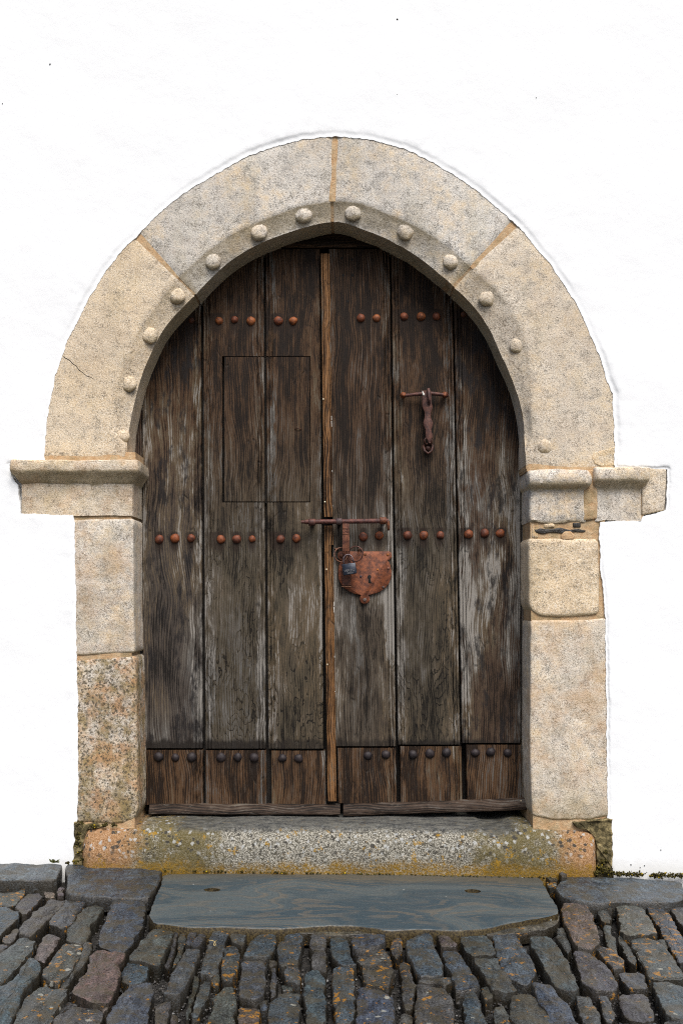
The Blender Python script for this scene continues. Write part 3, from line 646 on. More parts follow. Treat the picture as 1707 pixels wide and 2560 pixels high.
# return of the notch edge and the body of the wall
em = [min(range(nb), key=lambda k, p=p: (W3[k].x - p[0]) ** 2 + (W3[k].z - p[1]) ** 2) for p in Ej]
ext = [Vector((W3[k].x, .02, W3[k].z)) for k in em]; W3 += ext
for i in range(len(em) - 1): wf.append((em[i], em[i + 1], nb + i + 1, nb + i))
bv, bf = box((X0, .03, ZB - .1), (P(176, 0).x, .5, ZT)); o_ = len(W3); W3 += [Vector(q) for q in bv]; wf += [tuple(k + o_ for k in q) for q in bf]
bv, bf = box((P(1540, 0).x, .03, ZB - .1), (X1, .5, ZT)); o_ = len(W3); W3 += [Vector(q) for q in bv]; wf += [tuple(k + o_ for k in q) for q in bf]
bv, bf = box((P(176, 0).x + .001, .03, Z(330)), (P(1540, 0).x - .001, .5, ZT)); o_ = len(W3); W3 += [Vector(q) for q in bv]; wf += [tuple(k + o_ for k in q) for q in bf]
bv, bf = box((P(176, 0).x + .001, .46, -.1), (P(1540, 0).x - .001, .5, Z(331))); o_ = len(W3); W3 += [Vector(q) for q in bv]; wf += [tuple(k + o_ for k in q) for q in bf]
wall = mesh('whitewashed_wall', W3, wf, M['plaster'], sharp=70)
for px, py, s_ in ((993,47,.0035),(125,159,.003),(993,235,.0018),(612,289,.0018),(6,258,.002),(1340,243,.0016),(1611,2165,.002),(1577,2163,.0025),(1652,2126,.0022),(1600,2170,.002)):
    v, f = dome(P(px, py, -.0035), s_, .002, 7, 2, seed=px, jag=.5); mesh('paint_chip', v, f, M['hole'], wall)
wall['label'] = 'white limewashed plaster wall around the arched stone doorway'; wall['category'] = 'wall'

# ------------------------------------------------------------------ threshold stone
SX0, SX1 = P(203, 0).x, P(1494, 0).x
rings = []; nx = 150
for i in range(nx + 1):
    u = i / nx; x = SX0 + (SX1 - SX0) * u; e = min(x - SX0, SX1 - x); er = math.sqrt(max(0, 1 - (1 - min(1, e / .045)) ** 2)); er = max(er, .05)
    top = .1600 + .004 * fbm(x * 3, 1.1) - .010 * sm(P(1195, 0).x, P(1215, 0).x, x) * sm(P(1300, 0).x, P(1250, 0).x, x) - .012 * sm(.62, .78, abs(x))
    bot = -.06; prof = [(.30, top), (.2, top), (.12, top), (.07, top), (.035, top - .001), (.012, top - .004), (-.006, top - .012), (-.022, top - .027), (-.032, top - .046), (-.038, top - .07), (-.041, .07), (-.042, .045), (-.040, .02), (-.038, -.01), (-.036, bot), (.30, bot)]
    ring = []
    for y, z in prof:
        cy, cz_ = .13, .06; yy = cy + (y - cy) * (1 if y > .1 else (.55 + .45 * er)); zz = cz_ + (z - cz_) * (.86 + .14 * er)
        n1 = .007 * fbm(x * 7, y * 9, z * 9) + .0022 * fbm(x * 40, y * 40, z * 40)
        ring.append(Vector((x + (.006 * fbm(z * 20, y * 20) if e < .02 else 0), yy + n1, zz + n1 * .6 + gz(x) * .3)))
    rings.append(ring)
v, f = loft(rings, True, True, True)
sill = mesh('threshold_stone', v, f, M['sill'], sharp=50)
sill['label'] = 'long rounded granite doorstep crusted with orange and white lichen below the wooden door'; sill['category'] = 'doorstep'

# ------------------------------------------------------------------ door leaves
YD = 0.15
def xd(px): return P(px, 0, YD).x
def zd(py): return P(0, py, YD).z
def slant(a, b):
    """a door line: pixel column a at row 762 running to b at row 1850"""
    return lambda row: a + (b - a) * (row - 762) / 1088.0
def board(name, parent, lf, rf, r0, r1, yf=YD, thick=.035, bead=(1, 1), cut=None, piece=None, dz=.03, warp=.0012, seedv=0.0, **props):
    """a vertical board between two slanting pixel lines; cut = hatch rectangle to leave out, piece = keep only that rectangle"""
    w0 = xd(rf(1300)) - xd(lf(1300)); B = [(0.0, thick), (0.0, .003), (.0025, 0)]
    E_ = []
    if bead[0]: B += [(.008, 0), (.0095, .006), (.0125, .006), (.014, 0), (.020, 0), (.0215, .006), (.0245, .006), (.026, 0)]
    E_ = [(w0 - q, d) for q, d in ([(0.0, thick), (0.0, .003), (.0025, 0)] + ([(.008, 0), (.0095, .006), (.0125, .006), (.014, 0), (.020, 0), (.0215, .006), (.0245, .006), (.026, 0)] if bead[1] else []))][::-1]
    a, b = B[-1][0], E_[0][0]; k = max(2, int((b - a) / .018)); mid = [(a + (b - a) * i / k, 0) for i in range(1, k)]
    cols = B + mid + E_
    rect = cut or piece; g = .0
    rows = []; z0, z1 = zd(r1), zd(r0); n = max(2, int((z1 - z0) / dz)); rows = [z0 + (z1 - z0) * i / n for i in range(n + 1)]
    if rect:
        rx0, rx1, rr0, rr1, gx0, gx1, gz0, gz1 = rect
        X_ = [xd(rx0), xd(rx0 + gx0), xd(rx1 - gx1), xd(rx1)]; Z_ = [zd(rr1), zd(rr1 - gz1), zd(rr0 + gz0), zd(rr0)]
        xa = xd(lf(1080))
        ex = []
        for q in X_:
            if xa < q < xa + w0: ex.append(q - xa)
        def dep_at(c):
            for i in range(len(cols) - 1):
                if cols[i][0] <= c <= cols[i + 1][0]:
                    t = (c - cols[i][0]) / max(1e-9, cols[i + 1][0] - cols[i][0]); return cols[i][1] * (1 - t) + cols[i + 1][1] * t
            return 0
        for q in ex: cols.append((q - .0001, dep_at(q))); cols.append((q + .0001, dep_at(q)))
        cols.sort(key=lambda c: c[0])
        for q in Z_: rows += [q - .0001, q + .0001]
        rows.sort()
    V = []; F = []; nc = len(cols)
    def inr(x, z, m):
        if m == 0: return X_[0] < x < X_[3] and Z_[0] < z < Z_[3]
        return X_[1] < x < X_[2] and Z_[1] < z < Z_[2]
    for z in rows:
        row = HOR - (z - H) * FPX / (D0 + YD); xl = xd(lf(row)); xr = xd(rf(row)); sc = (xr - xl) / w0
        for c, d in cols:
            # inside the hatch band keep columns upright so that the cuts stay straight
            x = xl + c * sc
            if rect and Z_[0] - .001 < z < Z_[3] + .001:
                for q in ex:
                    if abs(c - q) < .0003: x = xa + c
            y = yf + d + warp * fbm(x * 6 + seedv, z * 3, seedv, 2) + .0006 * nz(x * 60, z * 9, seedv)
            if rect:
                if inr(x, z, 0) and not inr(x, z, 1): y = yf + .022
            if row > 1800 and d == 0: y += 0
            V.append(Vector((x, y, z)))
    for i in range(len(rows) - 1):
        for j in range(nc - 1):
            q = (i * nc + j, i * nc + j + 1, (i + 1) * nc + j + 1, (i + 1) * nc + j)
            if rect:
                cx = sum(V[k].x for k in q) / 4; cz = sum(V[k].z for k in q) / 4
                isin = inr(cx, cz, 1)
                if cut and isin: continue
                e_ = .0003
                if X_[0] + e_ < cx < X_[3] - e_ and Z_[0] + e_ < cz < Z_[3] - e_ and not (X_[1] - e_ < cx < X_[2] + e_ and Z_[1] - e_ < cz < Z_[2] + e_): continue
                if piece and not isin: continue
            F.append(q)
    if not piece:
        last = (len(rows) - 1) * nc
        V += [V[last + j] + Vector((0, thick, 0)) for j in range(nc)]; o = len(V) - nc
        for j in range(nc - 1): F.append((last + j, last + j + 1, o + j + 1, o + j))
        V += [V[j] + Vector((0, thick, 0)) for j in range(nc)]; o = len(V) - nc
        for j in range(nc - 1): F.append((j + 1, j, o + j, o + j + 1))
    us = sorted({k for t in F for k in t}); ix = {k: n for n, k in enumerate(us)}
    o_ = mesh(name, [V[k] for k in us], [tuple(ix[k] for k in t) for t in F], M['wood'], parent, sharp=35, **props)
    at_ = o_.data.attributes.new('wear', 'FLOAT', 'POINT'); cw = [1.0 if (bead[0] and .001 < c_[0] < .029) or (bead[1] and w0 - .029 < c_[0] < w0 - .001) or c_[0] < .006 or c_[0] > w0 - .006 else 0.0 for c_ in cols]
    at_.data.foreach_set('value', [cw[k % nc] if k < nc * len(rows) else 0.0 for k in us])
    return o_
BR = (.072, .052, .036); BR2 = (.085, .052, .028); OL = (.042, .035, .024)
left = thing('door_leaf', 'left leaf of weathered oak plank door with a cut hatch and rust brown studs', 'door', (xd(356), YD, zd(2038)))
right = thing('door_leaf', 'right leaf of weathered oak plank door carrying the knocker and the rusty lock plate', 'door', (xd(1312), YD, zd(2038)))
HT = (555, 776, 890, 1256, 6.0, 1.6, 2.0, 2.4)
def const(v): return lambda r: v
L1 = (const(356), slant(501, 506)); L2 = (slant(508, 513), slant(659, 664)); L3 = (slant(664.5, 671), slant(800, 808))
R4 = (slant(824, 838), slant(975, 989)); R5 = (slant(979.5, 995), slant(1131, 1150)); R6 = (slant(1135, 1155), const(1301))
board('plank', left, L1[0], L1[1], 700, 1871, bead=(0, 1), seedv=1, seed=1.3, cath=.12, grey=.9, pale=.55, pz=1.45, black=1.0, stain=1.0, color=(.040, .034, .030))
p2 = board('plank', left, L2[0], L2[1], 622, 1872, cut=HT, seedv=2, seed=5.1, cath=.85, grey=.75, black=.25, stain=1.0, color=OL)
p3 = board('plank', left, L3[0], L3[1], 622, 1872, cut=HT, seedv=3, seed=8.7, cath=.9, grey=.72, pale=.25, pz=1.0, black=.2, stain=.8, color=OL, bead=(1, 0))
board('plank', right, R4[0], R4[1], 622, 1866, seedv=4, seed=12.4, cath=.08, grey=.85, pale=.5, pz=.85, black=.15, stain=.75, color=(.040, .032, .024), bead=(0, 1))
board('plank', right, R5[0], R5[1], 622, 1862, seedv=5, seed=17.9, cath=.9, grey=.5, black=.25, stain=1.0, color=(.036, .030, .021))
board('plank', right, R6[0], R6[1], 690, 1858, bead=(1, 0), seedv=6, seed=23.2, cath=.1, grey=.8, pale=.75, pz=1.12, black=1.0, stain=.9, color=(.042, .027, .018))
hatch = mesh('hatch', [Vector((xd(560), YD + .025, zd(1256))), Vector((xd(775), YD + .025, zd(1256))), Vector((xd(775), YD + .025, zd(890))), Vector((xd(560), YD + .025, zd(890)))], [(0, 1, 2, 3)], M['dark'], left)  # sheet behind the hatch boards, coloured near black as shade in the cuts
board('hatch_board', hatch, L2[0], L2[1], 622, 1872, piece=HT, seedv=2, yf=YD - .0005, seed=6.3, cath=.55, grey=.6, black=.2, color=OL)
board('hatch_board', hatch, L3[0], L3[1], 622, 1872, piece=HT, seedv=3, yf=YD - .0005, bead=(1, 0), seed=9.9, cath=.5, grey=.75, black=.15, color=OL)
v, f = tube([P(737, 1072, YD - .002), P(745, 1070, YD - .008), P(753, 1073, YD - .002)], .0016, 6); mesh('nail', v, f, M['rust'], hatch, color=(.10, .04, .02))
for (lf, rf, r0, r1, pr, sd, be) in [((const(357)), slant(502, 507), 1876, 2012, left, 31, (0, 1)), (slant(509, 514), slant(660, 665), 1877, 2012, left, 34, (0, 1)), (slant(672, 678), slant(800, 813), 1878, 2012, left, 37, (0, 0)),
                           (slant(824, 843), slant(975, 989), 1871, 2008, right, 41, (0, 1)), (slant(990, 1000), slant(1131, 1152), 1867, 2006, right, 44, (0, 1)), (slant(1140, 1164), const(1303), 1863, 2004, right, 47, (0, 0))]:
    board('bottom_board', pr, lf, rf, r0, r1, yf=YD - .006, thick=.04, bead=be, seedv=sd, seed=float(sd) + .37, cath=.15, grey=.08, black=.3, color=(.060, .033, .016), flaky=.05)
# added backing behind the planks, coloured dark so that the joints read black
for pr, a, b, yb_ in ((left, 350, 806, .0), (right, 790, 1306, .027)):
    v, f = box((xd(a), YD + .036 + yb_, zd(2034)), (xd(b), YD + .06 + yb_, zd(624))); mesh('shade_backing', v, f, M['dark'], pr, smooth=False)
# reddish strip covering the meeting joint, its right arris flaked white
prof = lambda x0, x1: [(x0, .022), (x0, .003), (x0 + .002, 0), (x0 + .0055, 0), (x0 + .007, .004), (x0 + .009, .0005), (x1 - .007, .0), (x1 - .0055, .003), (x1 - .004, .0), (x1 - .001, .0), (x1, .003), (x1, .022)]
def strip(r0, r1, narrow=0.0):
    rings = []; n = int((r1 - r0) / 12)
    for i in range(n + 1):
        r = r0 + (r1 - r0) * i / n; a = 801.5 + (r - 640) / 1360 * 17; x0 = P(a, 0, .128).x; x1 = P(a + 22.5 - narrow, 0, .128).x
        if narrow: x1 -= .002 * abs(fbm(r * .08, 1.3))
        rings.append([Vector((x, .128 + d + .0004 * nz(r * .05, x * 90), P(0, r, .128).z)) for x, d in prof(x0, x1)])
    return loft(rings[::-1], True, True, True)
for r0, r1, nr in ((633, 1292, 0), (1314, 1362, 0), (1362, 1392, 5), (1392, 2004, 0)):
    v, f = strip(r0, r1, nr); mesh('cover_strip', v, f, M['wood'], right, sharp=40, seed=61.0, cath=.05, grey=.30, flaky=.10, color=(.155, .080, .032))
def flakes(r0, r1):   # thin flaking paint on the strip's arris
    r = r0; rr = random.Random(5)
    while r < r1:
        hh = rr.uniform(3, 16)
        if rr.random() < .2:
            a = 801.5 + (r - 640) / 1360 * 17 + 22.5; w_ = rr.uniform(.6, 1.9)
            q = [P(a - w_, r, .1275), P(a + .2, r + rr.uniform(-2, 2), .1275), P(a + .2, r + hh, .1275), P(a - w_ * rr.uniform(.4, 1), r + hh * rr.uniform(.7, 1), .1275)]
            v = q + [p + Vector((0, .004, 0)) for p in q]; mesh('paint_flake', v, [(0, 1, 2, 3), (0, 4, 5, 1), (1, 5, 6, 2), (2, 6, 7, 3), (3, 7, 4, 0)], M['wht'], right, smooth=False)
        r += hh + rr.uniform(0, 18)
flakes(930, 1290); flakes(1395, 1800)
for px, py in ((808, 998), (812, 1255), (816, 1424), (818, 1662)):
    v, f = dome(P(px, py, .1275), .0035, .0015, 8, 3); mesh('screw', v, f, M['screw'], right)
# weather bars
def bar(name, px0, px1, t0, t1, hh, pr, sd):
    rings = []; n = 40
    for i in range(n + 1):
        u = i / n; px = px0 + (px1 - px0) * u; r = t0 + (t1 - t0) * u
        x = P(px, 0, .12).x
        sec = [(.149, r), (.139, r + 1.5), (.124, r + 12), (.1215, r + 15), (.120, r + hh - 2), (.122, r + hh), (.149, r + hh)]
        rings.append([Vector((x, y + .001 * fbm(x * 12, y * 60, sd), P(0, rw, .12).z + .0012 * fbm(x * 15, y * 9, sd + 2))) for y, rw in sec])
    v, f = loft(rings, True, True, True)
    mesh(name, v, f, M['wood'], pr, sharp=40, seed=float(sd), cath=.0, grey=.35, horizontal=1.0, flaky=.10, black=.2, color=(.036, .024, .017))
bar('weather_bar', 372, 850, 2012, 2014, 25, left, 71); bar('weather_bar', 858, 1322, 2013, 1998, 28, right, 75)
v, f = dome(P(1302, 2003, .118), .003, .002, 8, 3); mesh('screw', v, f, M['screw'], right)
# studs
TOPS = [(478,800,8),(547,801,10.5),(586,798,9.5),(627,801,11.5),(696,801,12),(733,801,11),(902,794,11),(941,794,10.5),(1010,790,10.5),(1052,790,11.5),(1091,790,10.5),(1159,785,8)]
MIDS = [(398,1348,11.5),(437,1346,12.5),(477,1345,11),(552,1348,11),(591,1348,11.5),(630,1347,9),(701,1348,11),(741,1346,11),(908,1342,11.5),(948,1339,11),(1019,1338,11.5),(1059,1338,11.5),(1101,1338,10),(1171,1335,11.5),(1211,1333,12),(1251,1333,11.5)]
BOTS = [(396,1893,12.5),(438,1895,10.5),(478,1894,12.5),(552,1895,12.5),(594,1894,11.5),(635,1895,12),(706,1896,11),(746,1897,11.5),(920,1890,11),(964,1887,11.5),(1032,1887,12),(1074,1885,12.5),(1116,1883,12),(1188,1883,11),(1227,1881,12),(1269,1883,11)]
k = 0
for row, cols_, yy in ((TOPS, [(.200, .062, .018), (.145, .040, .016)], YD), (MIDS, [(.150, .042, .014), (.105, .030, .014)], YD), (BOTS, [(.020, .014, .017), (.015, .011, .014)], YD - .006)):
    for px, py, r in row:
        k += 1; c = cols_[k * 7 % 2]; pr = left if px < 815 else right; dk = .35 if (px, py) in ((478, 800), (1159, 785)) else 1
        rr_ = r / FPX * 3.63; c0 = P(px, py, yy - .004); c0.y = yy + .001
        v, f = dome(c0, rr_, rr_ * (.70 + .2 * (k * 5 % 4) / 4), 13, 5, seed=k, jag=.16); 
        v2 = [q + Vector((0, 0, 0)) for q in v]
        mesh('stud', v2, f, M['rust'], pr, color=tuple(q * dk for q in c))
for px, py in ((854,645),(880,648),(858,688),(881,687),(869,753),(761,648),(784,649),(764,700),(785,699),(774,755)):
    v, f = dome(P(px, py, YD + .0005), .0042, .0008, 8, 2, seed=px); mesh('nail_hole', [Vector((p.x, p.y, P(0, py, YD).z + (p.z - P(0, py, YD).z) * 1.5)) for p in v], f, M['hole'], left if px < 815 else right)
# ---- knocker (right leaf)
RU = (.075, .028, .024); RO = (.20, .07, .02)
kn = mesh('knocker', *tube([P(1006, 990, .128), P(1015, 988, .125), P(1054, 984, .122), P(1075, 983, .122), P(1112, 987, .125), P(1119, 989, .128)], [.0055, .0062, .0075, .0075, .0062, .0055], 10), M['rust'], right, color=RU)
for px in (1008, 1112):
    mb = MB(); mb.add(*dome(P(px, 988 if px < 1050 else 987, .135), .012, .018, 12, 5)); mb.add(*tube([P(px, 988, .15), P(px, 988, .118)], .006, 8)); mb.build('knocker_eye', M['rust'], kn, color=(.16, .05, .02))
arm = [(350,732,950),(430,735,962),(500,735,962),(600,735,965),(700,735,980),(760,745,988),(800,758,985),(850,785,965),(900,800,950),(1000,798,948),(1060,785,965),(1130,765,1000),(1190,768,1000),(1250,790,985),(1300,815,962),(1360,818,962),(1420,820,990),(1480,828,1000),(1540,850,975),(1600,885,945),(1650,890,945)]
lt = [(980 + a * .102, 940 + r * .102) for r, a, b in arm]; rt = [(980 + b * .102, 940 + r * .102) for r, a, b in arm]
ol = [(P(x, y, .112).x, P(x, y, .112).z) for x, y in lt + rt[::-1]]
v, f = plate(ol, .112, .008, .0015); mesh('knocker_arm', v, f, M['rust'], kn, color=(.080, .034, .028), sharp=50)
mb = MB()
for sx in (-1, 1): mb.add(*tube([P(1070 + sx * 3, 1092, .118), P(1070 + sx * 9, 1099, .116), P(1070 + sx * 7, 1112, .12)], [.003, .0035, .004], 8))
mb.add(*tube([P(1070 - 12, 1114, .125), P(1070 - 9, 1127, .12), P(1070, 1134, .118), P(1070 + 9, 1127, .12), P(1070 + 12, 1114, .125), P(1070, 1108, .125), P(1070 - 12, 1114, .125)], .005, 8)); mb.add(*dome(P(1070, 1121, .138), .015, .016, 12, 4))
mb.build('striker', M['rust'], kn, color=(.045, .015, .010))
mesh('hinge_loop', *tube([P(1071, 975, .118), P(1071, 973, .106), P(1072, 985, .098), P(1073, 998, .10), P(1073, 1008, .108), P(1073, 1010, .12)], [.006, .006, .006, .005, .005, .004], 10), M['rust'], kn, color=(.085, .042, .04))
v, f = plate([(P(x, y, .109).x, P(x, y, .109).z) for x, y in [(1056, 976), (1058, 979), (1062, 985), (1060, 989), (1056, 987), (1055, 980)]], .109, .006, .0015); mesh('paint_splash', v, f, M['wht'], kn)

# ---- lock plate, bolt and rings (right leaf)
def q_(x, y, d): return P(740 + x * .1658, 1270 + y * .1658, d)
hp = [(1035,655),(1400,655),(1432,672),(1442,705),(1440,745),(1415,780),(1378,792),(1400,815),(1420,860),(1433,930),(1435,1000),(1425,1075),(1400,1135),(1350,1200),(1280,1255),(1200,1290),(1110,1312)]
tab = [(1035 + 76 * math.sin(a), 1372 - 76 * math.cos(a)) for a in [R(q) for q in range(42, 319, 16)]]
ol = hp + tab + [(2070 - x, y) for x, y in hp[::-1][:-1]]
ol2 = [(q_(x, y, .138).x, q_(x, y, .138).z) for x, y in ol]
v, f = plate(ol2, .138, .014, .0012); lockp = mesh('lock_plate', v, f, M['rust'], right, color=(.150, .046, .020), sharp=50)
kh = [(1105 + 30 * math.sin(a), 1040 - 30 * math.cos(a)) for a in [R(q) for q in range(-150, 151, 20)]]
kh = kh + [(1122, 1070), (1126, 1115), (1135, 1122), (1132, 1136), (1088, 1136), (1090, 1070)]
v, f = plate([(q_(x, y, .1372).x, q_(x, y, .1372).z) for x, y in kh], .1372, .003, .0002); mesh('keyhole', v, f, M['hole'], lockp)
for x, y, r, c in ((1040,700,24,RO),(1385,702,24,RO),(1392,912,24,(.15,.06,.04)),(1315,1195,22,(.08,.05,.045)),(1035,1385,30,(.08,.06,.06)),(975,1035,20,(.03,.02,.03)),(1230,930,16,(.30,.10,.02))):
    v, f = dome(q_(x, y, .1375), r * .1658 / 700, .002, 12, 4, seed=x); mesh('rivet', v, f, M['rust'], lockp, color=c)
mesh('bolt', *tube([q_(75, 212, .105), q_(130, 212, .105), q_(135, 210, .105), q_(700, 203, .105), q_(1370, 195, .105), q_(1385, 196, .105)], [.0055, .0060, .0086, .0088, .0088, .0075], 14), M['rust'], right, color=(.085, .030, .026), sharp=50)
mesh('bolt_end', *tube([q_(1368, 180, .105), q_(1388, 215, .103), q_(1392, 300, .105), q_(1395, 335, .11)], [.006, .006, .0055, .004], 10), M['rust'], right, color=(.13, .045, .02))
for x0, x1, pr, c in ((190, 288, left, (.105, .042, .035)), (605, 692, right, (.060, .038, .042)), (1264, 1356, right, (.15, .05, .022))):
    yb = 215 if x0 < 300 else (203 if x0 < 800 else 193)
    a = q_(x0, yb, .105); b = q_(x1, yb, .105); mb = MB(); mb.add(*tube([a, a + Vector((.001, 0, 0)), b - Vector((.001, 0, 0)), b], [.0118, .0128, .0128, .0118], 16))
    mb.add(*box((a.x + .003, .105, a.z - .006), (b.x - .003, .152, a.z + .006))); mb.build('bolt_keeper', M['rust'], pr, color=c, sharp=50)
ol = [(700,170),(800,170),(800,300),(798,400),(803,420),(803,640),(806,1170),(700,1170),(698,640),(698,420),(703,400),(700,300)]
v, f = plate([(q_(x, y, .102).x, q_(x, y, .102).z) for x, y in ol[:6] + [(790, 660), (710, 660)] + ol[8:]], .100, .007, .0012); hasp = mesh('hasp', v, f, M['rust'], right, color=(.155, .062, .040), sharp=50)
mb = MB()
for yy in (308, 388): a = q_(702, yy, .0995); b = q_(798, yy, .0995); mb.add(*tube([a, b], .0016, 6))
for s in ((715, 325, 785, 372), (785, 325, 715, 372)): mb.add(*tube([q_(s[0], s[1], .0998), q_(s[2], s[3], .0998)], .0007, 5))
mb.build('hasp_rib', M['rust'], hasp, color=(.13, .05, .03))
v, f = plate([(q_(x, y, .13).x, q_(x, y, .13).z) for x, y in [(700,700),(825,700),(832,1170),(697,1170)]], .130, .008, .0012); mesh('hasp_foot', v, f, M['rust'], lockp, color=(.10, .035, .02), sharp=50)
mesh('hasp_foot_pin', *tube([q_(682, 1186, .126), q_(838, 1186, .126)], .0022, 8), M['rust'], lockp, color=(.16, .08, .05))
for cx, cy, r, tilt, c in ((675, 705, 98, .10, (.115, .052, .034)), (900, 692, 104, -.12, (.075, .032, .028))):
    pts = []
    for i in range(28):
        a = 2 * math.pi * i / 28; p = q_(cx + r * math.cos(a), cy + r * 1.08 * math.sin(a), .108); p.y = .108 + .012 * math.cos(a + .3) * (1 if cx < 800 else -1); pts.append(p)
    mesh('ring', *tube(pts, .0024, 8, closed=True), M['rust'], right, color=c)
for x, y in ((590, 620), (985, 625)):
    s = 1 if x > 800 else -1
    mesh('ring_staple', *tube([q_(x + s * 5, y - 6, .15), q_(x - s * 4, y - 4, .112), q_(x - s * 28, y, .104), q_(x - s * 40, y + 6, .112), q_(x - s * 40, y + 8, .15)], .0032, 8), M['rust'], right, color=(.16, .075, .045))
mesh('ring_boss', *dome(q_(690, 720, .15), .012, .022, 14, 5), M['rust'], right, color=(.11, .045, .03))
# ---- padlock through the rings: a thing of its own
pb = q_(808, 925, .09)
pad = thing('padlock', 'small dark blue padlock hanging from the two rusty rings over the lock plate', 'padlock', pb)
cor = [(690,852),(893,822),(916,985),(712,1020)]
ol = [(q_(x, y, .088).x, q_(x, y, .088).z) for x, y in cor]; ol = chaikin(ol, 1); 
ol = [(q_(x, y, .088).x, q_(x, y, .088).z) for x, y in [(690,857),(695,850),(888,823),(894,827),(917,980),(912,987),(717,1020),(711,1016)]]
v, f = plate(ol, .088, .018, .0016); mesh('padlock_body', v, f, M['lock'], pad, sharp=50)
mesh('shackle', *tube([q_(724, 850, .097), q_(712, 800, .097), q_(716, 750, .099), q_(745, 712, .101), q_(790, 700, .104), q_(830, 718, .101), q_(858, 770, .098), q_(868, 826, .097)], .0026, 10), M['steel'], pad)
def writing(txt, size, at, rot, mat, parent, name):
    cu = bpy.data.curves.new(name, 'FONT'); cu.body = txt; cu.size = size; cu.align_x = 'CENTER'; cu.extrude = .0002; cu.resolution_u = 3
    to = bpy.data.objects.new(name, cu); scene.collection.objects.link(to); bpy.context.view_layer.update()
    me = bpy.data.meshes.new_from_object(to.evaluated_get(bpy.context.evaluated_depsgraph_get())); bpy.data.objects.remove(to)
    ca, sa = math.cos(rot), math.sin(rot); V = [Vector((at[0] + p.co.x * ca - p.co.y * sa, at[1] - p.co.z, at[2] + p.co.x * sa + p.co.y * ca)) for p in me.vertices]
    return mesh(name, V, [tuple(p.vertices) for p in me.polygons], mat, parent, smooth=False)
writing('VERZO', .0125, q_(808, 958, .0876), R(8), M['mark'], pad, 'stamped_word')
mb = MB()
for y0 in (975, 988): a = q_(770, y0 + 2, .0877); b = q_(865, y0 - 11, .0877); mb.add([a, b, b - Vector((0, 0, .0009)), a - Vector((0, 0, .0009))], [(0, 1, 2, 3)])
mb.build('stamped_line', M['mark'], pad, smooth=False)

# ------------------------------------------------------------------ timber frame behind the arch
frame = thing('door_frame', 'dark timber frame with a rough lintel just visible behind the stone arch', 'door frame', (0, .16, zd(2030)))
def beam(name, px0, px1, r0, r1, y0, y1, hor, sd, col):
    a = P(px0, r1, y0); b = P(px1, r0, y0); rings = []; n = 24
    for i in range(n + 1):
        u = i / n
        if hor: c = [(a.x + (b.x - a.x) * u, y, z) for y, z in ((y0, a.z), (y0, a.z + (b.z - a.z) * .3), (y0 + .004, a.z + (b.z - a.z) * .35), (y0 + .004, b.z), (y1, b.z), (y1, a.z))]
        else: c = [(x, y, a.z + (b.z - a.z) * u) for x, y in ((a.x, y0), (b.x, y0), (b.x, y1), (a.x, y1))]
        rings.append([Vector(q) + Vector((0, .002 * fbm(q[0] * 9, q[2] * 9, sd), .001 * fbm(q[0] * 9, q[1] * 40, sd) if hor else 0)) for q in c])
    v, f = loft(rings, True, True, True); mesh(name, v, f, M['wood'], frame, sharp=40, seed=float(sd), horizontal=1.0 if hor else 0.0, cath=.5, grey=.75, black=.3, color=col)
beam('lintel', 640, 1040, 560, 618, YD - .006, .26, True, 81, (.085, .062, .036))
beam('frame_post', 1303.5, 1345, 900, 2000, YD + .004, .26, False, 83, (.12, .11, .10)); beam('frame_post', 318, 354, 960, 2030, YD + .004, .26, False, 86, (.05, .05, .055))

# ------------------------------------------------------------------ paving: ground sheet, slabs, setts
gv = []; gf = []; nx, ny = 120, 70
for j in range(ny + 1):
    for i in range(nx + 1):
        u = i / nx * 2 - 1; x = 30 * (abs(u) ** 3) * (1 if u > 0 else -1) + u * 1.2; y = .05 - (j / ny) ** 2.2 * 26
        n_ = (.010 * fbm(x * 9, y * 9, 3) + .004 * fbm(x * 40, y * 40, 5)) if abs(x) < 4 and y > -4 else 0
        gv.append(Vector((x, y, -.066 + gz(max(-3, min(3, x))) + n_)))
for j in range(ny):
    for i in range(nx): a = j * (nx + 1) + i; gf.append((a + nx + 1, a + nx + 2, a + 1, a))
g = mesh('ground', gv, gf, M['ground']); g['kind'] = 'structure'

